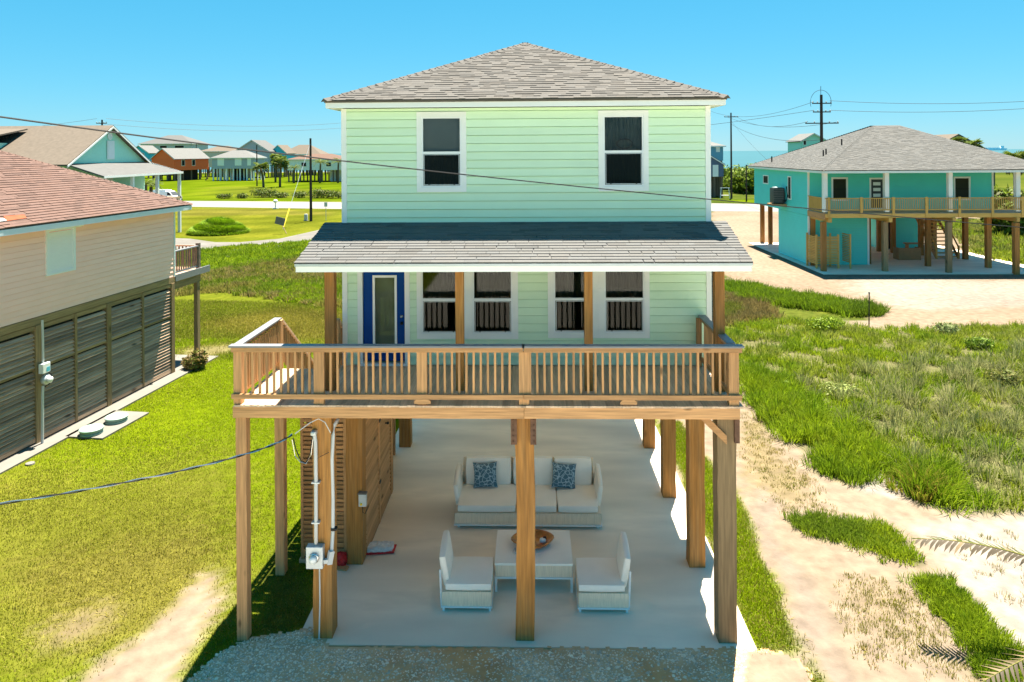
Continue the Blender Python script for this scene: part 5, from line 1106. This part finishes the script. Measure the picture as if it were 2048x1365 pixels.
# ================================================================== PLANTS
def leafset(n, cen, rad, size, cols, seed, squash=1.0, shell=.55):
    q = np.random.default_rng(seed); d = q.normal(size=(n, 3)); d /= np.linalg.norm(d, axis=1)[:, None]
    lump = 1+.28*np.sin(d[:, 0]*5+seed)*np.cos(d[:, 1]*4+seed*.7)+.18*np.sin(d[:, 2]*9+seed)
    r_ = (shell+(1-shell)*q.random(n))*lump; P = np.array(cen)+d*r_[:, None]*np.array(rad); P[:, 2] = np.maximum(P[:, 2], .03)
    a_ = q.normal(size=(n, 3)); a_ /= np.linalg.norm(a_, axis=1)[:, None]; b_ = np.cross(a_, d+.3*q.normal(size=(n, 3))); b_ /= np.linalg.norm(b_, axis=1)[:, None]+1e-6
    s = size*q.uniform(.6, 1.4, n)[:, None]; V = np.stack([P-a_*s, P+b_*s*.5, P+a_*s, P-b_*s*.5], 1).reshape(-1, 3)
    i = np.arange(n)[:, None]*4; T = np.concatenate([i+np.array([0, 1, 2]), i+np.array([0, 2, 3])], 0)
    c = np.array(cols)[q.integers(0, len(cols), n)]*q.uniform(.7, 1.25, n)[:, None]
    return V, T, np.repeat(c, 4, 0)
def shrub(name, label, px_, py_, Y, w_, h_, cols, seed, n=700, size=.16, group=None, gz=None):
    g0 = G(px_, py_) if Y is None else np.array([at(px_, py_, Y)[0], Y, 0]); t = thing(name, label, 'shrub' if 'tree' not in name else 'tree', (g0[0], g0[1], 0), group=group)
    Vs, Ts, Cs = [], [], []; o = 0; r_ = random.Random(seed)
    for k in range(6):
        V, T, C = leafset(n//6, (r_.uniform(-.3, .3)*w_, r_.uniform(-.25, .25)*w_, h_*r_.uniform(.35, .62)), (w_*.34, w_*.34, h_*.42), size, cols, seed+k); Vs.append(V); Ts.append(T+o); Cs.append(C); o += len(V)
    ob('foliage' if 'tree' not in name else 'crown', fast_mesh('foliage', np.concatenate(Vs), np.concatenate(Ts), np.concatenate(Cs)), 'leaf', t)
    st_ = MB()
    for k in range(4): a_ = r_.uniform(0, 6.28); st_.tube([(0, 0, -.05), (.15*w_*math.cos(a_), .15*w_*math.sin(a_), h_*.35), (.28*w_*math.cos(a_), .28*w_*math.sin(a_), h_*.65)], [.05*h_**.5, .035*h_**.5, .012], 5)
    o_ = ob('stem' if 'tree' not in name else 'trunk', st_.mesh('stem'), 'trunk', t); return t
GR = [(.055, .09, .008), (.075, .11, .010), (.038, .062, .008), (.09, .11, .018)]; YG = [(.10, .13, .008), (.085, .12, .006), (.06, .09, .006)]; OL = [(.075, .075, .02), (.06, .07, .016), (.09, .08, .03)]
def feather_frond(L, seed, droop=.7, nl=26, lw=.035, ll=.42, cols=None, dead=False):
    r_ = random.Random(seed); V = []; T = []; C = []; cols = cols or [(.05, .075, .012), (.075, .10, .02)]; pts = []
    for k in range(nl+1):
        t = k/nl; pts.append(Vector((L*t*(1-.18*t*t*droop), 0, L*(.45*t-.75*droop*t*t))))
    for k in range(nl):
        p = pts[k]; d = (pts[k+1]-pts[k]).normalized(); up = Vector((0, 1, 0)).cross(d)*-1; t = k/nl; ln = ll*(math.sin(math.pi*min(1, .12+t*.88))**.6)*L/2.2
        w0_ = .02*L/2*(1-t)+.004; o = len(V); V += [p+Vector((0, w0_, 0)), p-Vector((0, w0_, 0)), pts[k+1]-Vector((0, w0_, 0)), pts[k+1]+Vector((0, w0_, 0))]; T += [(o, o+1, o+2), (o, o+2, o+3)]; C += [(.16, .15, .05) if not dead else (.2, .15, .1)]*4
        for sd in (-1, 1):
            tipv = p+Vector((0, sd, 0))*ln*r_.uniform(.75, .95)+d*ln*r_.uniform(.4, .65)+Vector((0, 0, -1))*ln*r_.uniform(.05, .4); o = len(V); V += [p-d*lw*.5*L/2, p+d*lw*.6*L/2, (p+tipv)/2+d*lw*.5+up*.02, tipv]; T += [(o, o+1, o+2), (o, o+2, o+3)]
            c = r_.choice(cols); C += [c]*4
    return V, T, C
def fan_leaf(seed, R=.8, cols=None):
    r_ = random.Random(seed); V = [Vector((0, 0, 0))]; T = []; C = [(.08, .09, .02)]; cols = cols or GR
    for k in range(13):
        a_ = -1.9+3.8*k/12; c = r_.choice(cols); o = len(V); V += [Vector((math.cos(a_-.11)*R*.6, math.sin(a_-.11)*R*.6, .02)), Vector((math.cos(a_)*R, math.sin(a_)*R, -.18*R*r_.random())), Vector((math.cos(a_+.11)*R*.6, math.sin(a_+.11)*R*.6, .02))]; T += [(0, o, o+1), (0, o+1, o+2)]; C += [c]*3
    return V, T, C
def palm(label, x, y, h, R, kind='fan', n=34, seed=1, group=None, tr=.16, cols=None, lean=0):
    t = thing('palm_tree', label, 'palm tree', (x, y, 0), group=group); r_ = random.Random(seed)
    hs_ = [h*k/6 for k in range(7)]; ob('trunk', MB().tube([(lean*(q/h)**2, 0, q-.1) for q in hs_], [tr*(1.15-.3*k/6)*(1+.08*(k % 2)) for k in range(7)], 9).mesh('trunk', smooth=True), 'trunk', t)
    V = []; T = []; C = []
    for k in range(n):
        az = r_.uniform(0, 6.283); el = r_.uniform(-.9, 1.3) if kind == 'fan' else r_.uniform(-.5, 1.0)
        v, tt, c = fan_leaf(seed*50+k, R*.55, cols) if kind == 'fan' else feather_frond(R, seed*50+k, r_.uniform(.5, 1.0), 14, .05, .5, cols)
        M = Matrix.Rotation(az, 4, 'Z') @ Matrix.Rotation(-el*(.9 if kind == 'fan' else .55), 4, 'Y')
        if kind == 'fan': M = M @ Matrix.Translation((R*.5, 0, 0)) @ Matrix.Rotation(r_.uniform(.2, .8), 4, 'Y') @ Matrix.Rotation(r_.uniform(-.4, .4), 4, 'X')
        o = len(V); V += [M @ p + Vector((lean, 0, h)) for p in v]; T += [tuple(i+o for i in q) for q in tt]
        dead = el < -.5 and kind == 'fan'; C += [(.11, .085, .045) if dead else cc for cc in c]
        if kind == 'fan':
            a_ = M @ Vector((-R*.5, 0, 0)); b_ = M @ Vector((0, 0, 0)); o = len(V); s_ = Vector((0, 0, .03)); V += [a_+Vector((lean, 0, h))-s_, a_+Vector((lean, 0, h))+s_, b_+Vector((lean, 0, h))]; T += [(o, o+1, o+2)]; C += [(.09, .09, .03)]*3
    ob('crown', fast_mesh('crown', np.array([tuple(p) for p in V]), np.array(T), np.array(C)), 'leaf', t); return t
PG = 'palms before the stilt houses'
for i, (px_, py_, Y, h_, R, kd) in enumerate(((527, 373, 188, 5.2, 2.6, 'fan'), (560, 372, 190, 6.6, 2.6, 'fan'), (588, 366, 215, 4.6, 2.6, 'feather'), (640, 366, 215, 6.2, 3.2, 'feather'), (676, 366, 215, 6.4, 2.9, 'feather'), (551, 366, 222, 7.6, 2.4, 'fan'))):
    g0 = at(px_, py_, Y)
    palm(('leaning shaggy fan palm in front of the grey blue cottage', 'tall fan palm in front of the teal gable house', 'short date palm beside the bare pole guy wire', 'broad date palm in front of the white stilt house', 'date palm close to the wall of the green house', 'tall thin fan palm paired behind the tall fan palm')[i], g0[0], Y, h_, R, kd, 40 if kd == 'fan' else 36, i+1, PG if kd == 'fan' else 'date palms before the white stilt house', .28, lean=(-.7 if i == 0 else .2))
for i, (px_, py_, Y) in enumerate(((302, 352, 120), (291, 354, 118))):
    g0 = at(px_, py_, Y); palm(('low palm beside the white mint porch column', 'taller low palm half hidden behind the mint porch')[i], g0[0], Y, 3.6+i*.5, 2.3, 'feather', 30, 20+i, 'palms beside the mint porch', .3)
for i, (px_, Y, zt_, R) in enumerate(((1921, 96, 9.9, 1.3), (1950, 98, 9.6, 1.2), (2031, 80, 7.6, 1.7), (2054, 84, 7.3, 1.8))):
    g0 = at(px_, 300, Y); palm(('taller fan palm touching the cream gable behind the turquoise roof', 'shorter fan palm between the cream gable and the open sea', 'dark fan palm beyond the far corner of the turquoise roof', 'dark fan palm cut off beyond the turquoise roof corner')[i], g0[0], Y, zt_, R, 'fan', 40, 30+i, ('palms beside the cream gable', 'palms beyond the turquoise corner')[i > 1], .25)
for i, (px_, Y, w_, h_) in enumerate(((1998, 76, 4.0, 5.2), (2030, 74, 4.2, 4.6), (2060, 76, 4.5, 5.5))): shrub('palmetto_bush', 'yellow green palmetto bush seen through the turquoise porch end', px_, 400, Y, w_, h_, YG+OL, 50+i, 2600, .26, 'palmetto bushes beyond the porch')
for i, (px_, Y, w_, h_) in enumerate(((1468, 165, 7, 4.0), (1482, 158, 8, 5.2), (1500, 152, 8, 4.9), (1517, 150, 9, 5.4), (1535, 156, 9, 5.0), (1480, 185, 11, 5.0), (1505, 180, 11, 5.2), (1530, 176, 11, 5.4), (1556, 160, 9, 5))): shrub('coastal_tree', 'bushy bright green tree between the pole and the turquoise house', px_, 400, Y, w_, h_, GR+YG, 60+i, 2600, .42, 'coastal trees by the sea')
for i, (px_, py_, w_, h_) in enumerate(((448, 398, 2.5, 1.0), (485, 397, 2.6, 1.1), (525, 395, 4.5, 2.2), (540, 395, 4, 1.8), (560, 396, 3.5, 1.3), (600, 396, 3.2, 1.4), (635, 396, 4, 2.0), (655, 396, 4, 1.8), (675, 397, 4, 1.6))): shrub('roadside_bush', 'low rough bush along the far road verge', px_, py_, None, w_, h_, OL+GR, 80+i, 500, .2, 'bushes along the far verge')
shrub('tussock', 'reddish brown tussock at the corner of the pink house slab', 392, 738, None, .95, .75, [(.10, .07, .03), (.075, .085, .018), (.14, .10, .045)], 95, 1600, .09)
# ---- blades of grass
def blades(P, h, wd, col_, lean, seed, curl=.35, two=True):
    q = np.random.default_rng(seed); n = len(P); a_ = q.uniform(0, 6.283, n); l = lean if np.ndim(lean) else np.abs(q.normal(0, lean, n))
    az = q.uniform(0, 6.283, n) if np.ndim(P) == 2 and P.shape[1] == 2 else P[:, 2]
    sx, sy = np.cos(a_)*wd/2, np.sin(a_)*wd/2; tx, ty = np.cos(az)*l*h, np.sin(az)*l*h; hz = h*np.sqrt(np.maximum(.15, 1-l*l))
    z0 = np.full(n, -.01); X, Y = P[:, 0], P[:, 1]
    if two:
        V = np.stack([np.stack([X-sx, Y-sy, z0], 1), np.stack([X+sx, Y+sy, z0], 1), np.stack([X+tx*.4+sx*.8, Y+ty*.4+sy*.8, hz*.62], 1), np.stack([X+tx*.4-sx*.8, Y+ty*.4-sy*.8, hz*.62], 1), np.stack([X+tx, Y+ty, hz*(1-curl*l)], 1)], 1).reshape(-1, 3)
        i = np.arange(n)[:, None]*5; T = np.concatenate([i+np.array([0, 1, 2]), i+np.array([0, 2, 3]), i+np.array([3, 2, 4])], 0); C = np.repeat(col_, 5, 0)
    else:
        V = np.stack([np.stack([X-sx, Y-sy, z0], 1), np.stack([X+sx, Y+sy, z0], 1), np.stack([X+tx, Y+ty, hz], 1)], 1).reshape(-1, 3); T = np.arange(3*n).reshape(-1, 3); C = np.repeat(col_, 3, 0)
    return V, T, C
def mound_grass():
    q = np.random.default_rng(5); n = 9000; r_ = np.sqrt(q.random(n)); a_ = q.uniform(0, 6.283, n); X = r_*np.cos(a_)*3.3; Y = 1.5+r_*np.sin(a_)*2.9
    c = np.array([(.10, .17, .006), (.13, .20, .008), (.08, .13, .006)])[q.integers(0, 3, n)]*q.uniform(.7, 1.3, n)[:, None]
    V, T, C = blades(np.stack([X, Y, a_], 1), q.uniform(.25, .6, n), np.full(n, .06), c, np.clip(.3+.5*r_+q.normal(0, .1, n), 0, .9), 5); V[:, 2] += np.repeat(1.45*(1-r_**2), 5); return V, T, C
gm_ = thing('grass_mound', 'rounded mound overgrown with bright green grass near the side road', 'mound', tuple(G(425, 470)*np.array([1, 1, 0]))); g0 = G(425, 466)
V, T, C = mound_grass(); ob('grass_cover', fast_mesh('grass_cover', V, T, C), 'leaf', gm_)
mb = MB(); mb.lathe([(2.9, 0), (2.5, .4), (1.6, .9), (.8, 1.15), (.1, 1.25)], (0, 1.5, -.05), 20); ob('soil', mb.mesh('soil', smooth=True), 'mound_soil', gm_)
def join(L):
    o = 0; Vs, Ts, Cs = [], [], []
    for V, T, C in L: Vs.append(V); Ts.append(T+o); Cs.append(C); o += len(V)
    return np.concatenate(Vs), np.concatenate(Ts), np.concatenate(Cs)
def stuff(name, data, m, label, cat):
    o = ob(name, fast_mesh(name, *data), m); o['kind'] = 'stuff'; o['label'] = label; o['category'] = cat; return o
def scatter(poly, n, seed, jit=.15):
    q = np.random.default_rng(seed); P = wp(poly); x0, y0 = P.min(0); x1, y1 = P.max(0); X = q.uniform(x0, x1, n*3); Y = q.uniform(y0, y1, n*3); k = inpoly(P, X+q.normal(0, jit, X.shape), Y+q.normal(0, jit, X.shape)); return np.stack([X[k], Y[k]], 1)[:n]
def under_slab(P): return (P[:, 0] > -4.45) & (P[:, 0] < 4.08) & (P[:, 1] > 12.8)
def on_sand(P):
    C = ground_colour(P[:, 0], P[:, 1], 3); return C[:, 2] > .05
def lawn(name, poly, n, h, wd, seed, label, var=.3, jit=.2):
    P = scatter(poly, n, seed, jit); P = P[~under_slab(P)]; C = ground_colour(P[:, 0], P[:, 1], 3); q = np.random.default_rng(seed); k = C[:, 2] < .045+.06*(q.random(len(P)) > .93); P, C = P[k], C[k]
    pn_ = .5+.25*np.sin(P[:, 0]*1.1+np.sin(P[:, 1]*.8)*1.7)+.25*np.sin(P[:, 1]*1.4+np.sin(P[:, 0]*.7+2)*1.5)
    c = C*q.uniform(1-var, 1+var*1.3, len(P))[:, None]*np.array([1.05, 1.05, .8])*(.85+.4*pn_)[:, None]; dry = q.random(len(P)) < .16; c[dry] = np.array([.15, .125, .04])*q.uniform(.6, 1.2, dry.sum())[:, None]
    return stuff(name, blades(P, h*q.uniform(.5, 1.4, len(P)), wd*q.uniform(.7, 1.3, len(P)), c, .85, seed, two=False), 'grassblade', label, 'grass')
lawn('lawn_grass', [(-60, 900), (330, 735), (480, 700), (690, 690), (700, 900), (620, 1260), (440, 1310), (380, 1420), (-200, 1420), (-200, 1000)], 210000, .042, .018, 1, 'short mown lawn grass beside the green house')
lawn('back_lawn_grass', [(335, 600), (700, 610), (700, 720), (340, 720)], 90000, .09, .03, 2, 'mown grass behind the timber deck')
lawn('edge_grass', [(1320, 840), (1365, 840), (1430, 935), (1495, 1010), (1550, 1170), (1625, 1290), (1680, 1420), (1630, 1420), (1590, 1305), (1497, 1303)], 40000, .07, .018, 3, 'bright grass strip along the slab edge', .3, .1)
def tufts(poly, n, per, h, spread, cols, seed, wd=.018, jit=.2, lean=(.15, .8), gap=0):
    q = np.random.default_rng(seed); B_ = scatter(poly, n, seed, jit); B_ = B_[~under_slab(B_)]; n = len(B_)
    u_ = .5+.3*np.sin(B_[:, 0]*.9+seed+np.sin(B_[:, 1]*.6)*2)+.3*np.sin(B_[:, 1]*1.1-seed+np.sin(B_[:, 0]*.8)*2)+q.normal(0, .12, n)
    if gap: k_ = np.sin(B_[:, 0]*1.9+seed)*np.sin(B_[:, 1]*1.6+1.3*np.sin(B_[:, 0]))+q.normal(0, .2, n) > -1+2*gap; B_, u_ = B_[k_], u_[k_]; n = len(B_)
    kind = np.clip((u_*len(cols)).astype(int), 0, len(cols)-1); hh = h*q.uniform(.55, 1.4, n); pos = np.repeat(B_, per, 0); r_ = np.repeat(spread*q.uniform(.5, 1.3, n), per)*np.sqrt(q.random(n*per)); az = q.uniform(0, 6.283, n*per)
    X = pos[:, 0]+r_*np.cos(az); Y = pos[:, 1]+r_*np.sin(az); l = np.clip(lean[0]+(lean[1]-lean[0])*r_/(spread*1.3)+q.normal(0, .12, n*per), 0, .95)
    C = np.array(cols)[np.repeat(kind, per)]*q.uniform(.65, 1.35, n*per)[:, None]; H = np.repeat(hh, per)*q.uniform(.6, 1.15, n*per)
    return blades(np.stack([X, Y, az+q.normal(0, .4, n*per)], 1), H, wd*q.uniform(.6, 1.4, n*per), C, l, seed)
WG = [(.085, .125, .006), (.115, .15, .007), (.07, .105, .008), (.125, .145, .018), (.12, .135, .035), (.10, .125, .010)]; PALE = [(.12, .125, .055), (.105, .115, .05), (.13, .13, .065)]; LG = [(.085, .13, .005), (.105, .145, .006), (.07, .11, .005)]
field = [(1430, 652), (1520, 640), (1640, 640), (1700, 648), (1740, 660), (2048, 655), (2300, 655), (2300, 1025), (1900, 1022), (1830, 1000), (1800, 960), (1740, 930), (1650, 905), (1580, 880), (1530, 850), (1500, 780), (1465, 720)]
stuff('weed_field', join([tufts(field, 2600, 46, .34, .30, WG, 11, .022, gap=.24), tufts([(1600, 780), (1900, 700), (2300, 700), (2300, 1000), (1850, 980), (1700, 880)], 260, 70, .62, .32, PALE, 12, .02, lean=(.1, .85), gap=.3), tufts([(1470, 740), (1560, 760), (1700, 860), (1790, 940), (1740, 930), (1640, 900), (1540, 860)], 260, 70, .55, .30, LG, 13, .022),
    tufts([(1640, 905), (1740, 930), (1730, 975), (1640, 945)], 50, 70, .4, .3, LG, 14, .02), tufts([(1790, 930), (1900, 940), (1960, 1020), (1850, 1010), (1800, 985)], 60, 90, .6, .35, LG+[(.13, .11, .02)], 15, .02)]), 'grassblade', 'dense wild weeds and tall grass field beside the sandy track', 'weeds')
stuff('track_grass', join([tufts([(1585, 1035), (1630, 1035), (1690, 1050), (1760, 1050), (1800, 1085), (1850, 1130), (1830, 1130), (1720, 1095), (1640, 1075), (1590, 1055)], 240, 40, .2, .16, WG[:3], 16, .014, .12), tufts([(1830, 1160), (1880, 1165), (1930, 1190), (1970, 1250), (2040, 1320), (2010, 1400), (1960, 1345), (1940, 1290), (1890, 1240), (1850, 1190)], 300, 44, .22, .16, LG, 17, .014, .1),
    tufts([(1490, 800), (1560, 890), (1660, 1000), (1700, 1050), (1560, 1010), (1490, 930)], 260, 14, .07, .14, [(.15, .12, .04), (.11, .11, .02), (.16, .135, .06)], 18, .012), tufts([(1690, 1150), (1840, 1180), (1900, 1300), (1960, 1365), (1700, 1300)], 300, 12, .07, .14, [(.17, .13, .05), (.13, .12, .03)], 19, .011), tufts([(1880, 1060), (2048, 1060), (2200, 1250), (1990, 1200)], 40, 20, .12, .12, [(.15, .13, .06), (.1, .11, .03)], 20, .011)]), 'grassblade', 'patches of grass growing along the sandy track', 'grass')
stuff('ditch_grass', join([tufts([(330, 505), (640, 482), (690, 472), (690, 500), (540, 530), (330, 560)], 1500, 34, .32, .4, LG, 21, .05), tufts([(330, 560), (560, 520), (700, 500), (700, 620), (560, 600), (430, 585), (330, 595)], 2200, 34, .34, .4, [(.105, .095, .025), (.085, .095, .015), (.12, .10, .04), (.075, .10, .01)], 22, .045), tufts([(500, 560), (690, 575), (690, 612), (560, 600)], 500, 34, .36, .4, LG, 23, .045)]), 'grassblade', 'rank tall ditch grass between the lawn and the side road', 'grass')
stuff('lot_edge_grass', join([tufts([(1440, 570), (1500, 575), (1551, 589), (1660, 603), (1771, 621), (1740, 632), (1697, 634), (1626, 620), (1560, 612), (1480, 600)], 700, 44, .55, .3, [(.06, .10, .006), (.075, .115, .006), (.05, .08, .006)], 24, .03), tufts([(1440, 590), (1530, 605), (1545, 640), (1440, 652)], 420, 44, .4, .3, [(.10, .075, .03), (.085, .07, .03), (.075, .085, .015)], 25, .025)]), 'grassblade', 'green and brown grass strip below the sandy building lot', 'grass')
stuff('meadow_weeds', join([tufts([(1870, 445), (2048, 440), (2300, 440), (2300, 535), (2048, 530), (1960, 515)], 1400, 30, .6, .5, [(.10, .125, .012), (.085, .115, .01), (.11, .11, .03), (.07, .085, .02)], 26, .06)]), 'grassblade', 'yellow green weeds on the plot beyond the turquoise house', 'weeds')
# leafy weeds in the field
for i, (px_, py_, w_, h_, cl) in enumerate(((1655, 655, 1.9, 1.1, YG), (1960, 690, 1.2, .7, GR), (1890, 660, 1.4, .8, [(.10, .115, .05)]), (1690, 780, 1.8, .6, [(.11, .13, .04), (.13, .14, .05)]), (2000, 760, 1.3, .8, OL), (1560, 770, 1.1, .5, GR))): cl = [tuple(1.35*v for v in q_) for q_ in cl]; shrub('leafy_weed', ('large yellow green leafy weed close to the thin stake', 'dark green leafy clump in the weed field facing the turquoise columns', 'rounded pale grey green weed at the sandy lot edge', 'sprawling pale leafy weed in the middle of the weed field', 'olive brown leafy clump amid the pale tall grasses', 'small low green weed near the deck corner of the green house')[i], px_, py_+8, None, w_*.85, h_*.7, cl, 120+i, 1100, .06, 'leafy weed clumps')
# palm whose fronds hang into view over the sand
pt = thing('young_palm', 'young palm with drooping half dry fronds over the white sand', 'palm tree', (10.9, 12.4, 0)); 
ob('trunk', MB().tube([(0, 0, -.1), (.02, 0, .35), (0, 0, .8)], [.2, .22, .17], 10).mesh('trunk', smooth=True), 'trunk', pt)
root = Vector((10.9, 12.4, .85))
def frond_to(tipw, mid_up, seed, cols, nl=44, ll=.46):
    tipw = Vector(tipw); r_ = random.Random(seed); V = []; T = []; C = []; ctrl = (root+tipw)/2+Vector((0, 0, mid_up)); pts = [root*(1-t)**2+ctrl*2*t*(1-t)+tipw*t*t for t in [k/nl for k in range(nl+1)]]
    mb = MB().tube([p-root for p in pts], [.028*(1-k/nl)+.004 for k in range(nl+1)], 5, (.13, .12, .03)); V = [Vector(p) for p in mb.v]; C = list(mb.c)
    for q in mb.f: T += [(q[0], q[i], q[i+1]) for i in range(1, len(q)-1)]
    for k in range(4, nl):
        p = pts[k]-root; d = (pts[k+1]-pts[k]).normalized(); s_ = d.cross(Vector((0, 0, 1))).normalized(); t = k/nl; ln = ll*max(.25, math.sin(math.pi*(.1+.86*t))**.5)
        for sd in (-1, 1):
            tv = p+s_*sd*ln*.8+d*ln*.62+Vector((0, 0, r_.uniform(-.12, .02))); o = len(V); V += [p-d*.035, p+d*.035, (p+tv)/2+d*.035+Vector((0, 0, .02)), tv]; T += [(o, o+1, o+2), (o, o+2, o+3)]; C += [cols[0 if sd > 0 else 1] if r_.random() > .15 else (.14, .10, .07)]*4
    me_ = fast_mesh('frond', np.array([tuple(p) for p in V]), np.array(T), np.array(C)); o = ob('frond', me_, 'leaf', pt); o.location = root-Vector(pt.location)
GRN = (.026, .042, .004); TNF = (.055, .042, .034)
frond_to(PY(1830, 1078, 13.4), .75, 1, (GRN, TNF)); frond_to(PY(1948, 1375, 11.4), .5, 2, ((.085, .062, .042), TNF)); frond_to((13.0, 13.2, 1.2), .8, 3, (GRN, GRN)); frond_to((12.4, 10.6, .8), .8, 4, (GRN, GRN)); frond_to((11.4, 14.6, 1.4), .8, 5, (GRN, GRN)); frond_to((10.9, 10.4, 1.3), .9, 6, (GRN, TNF))
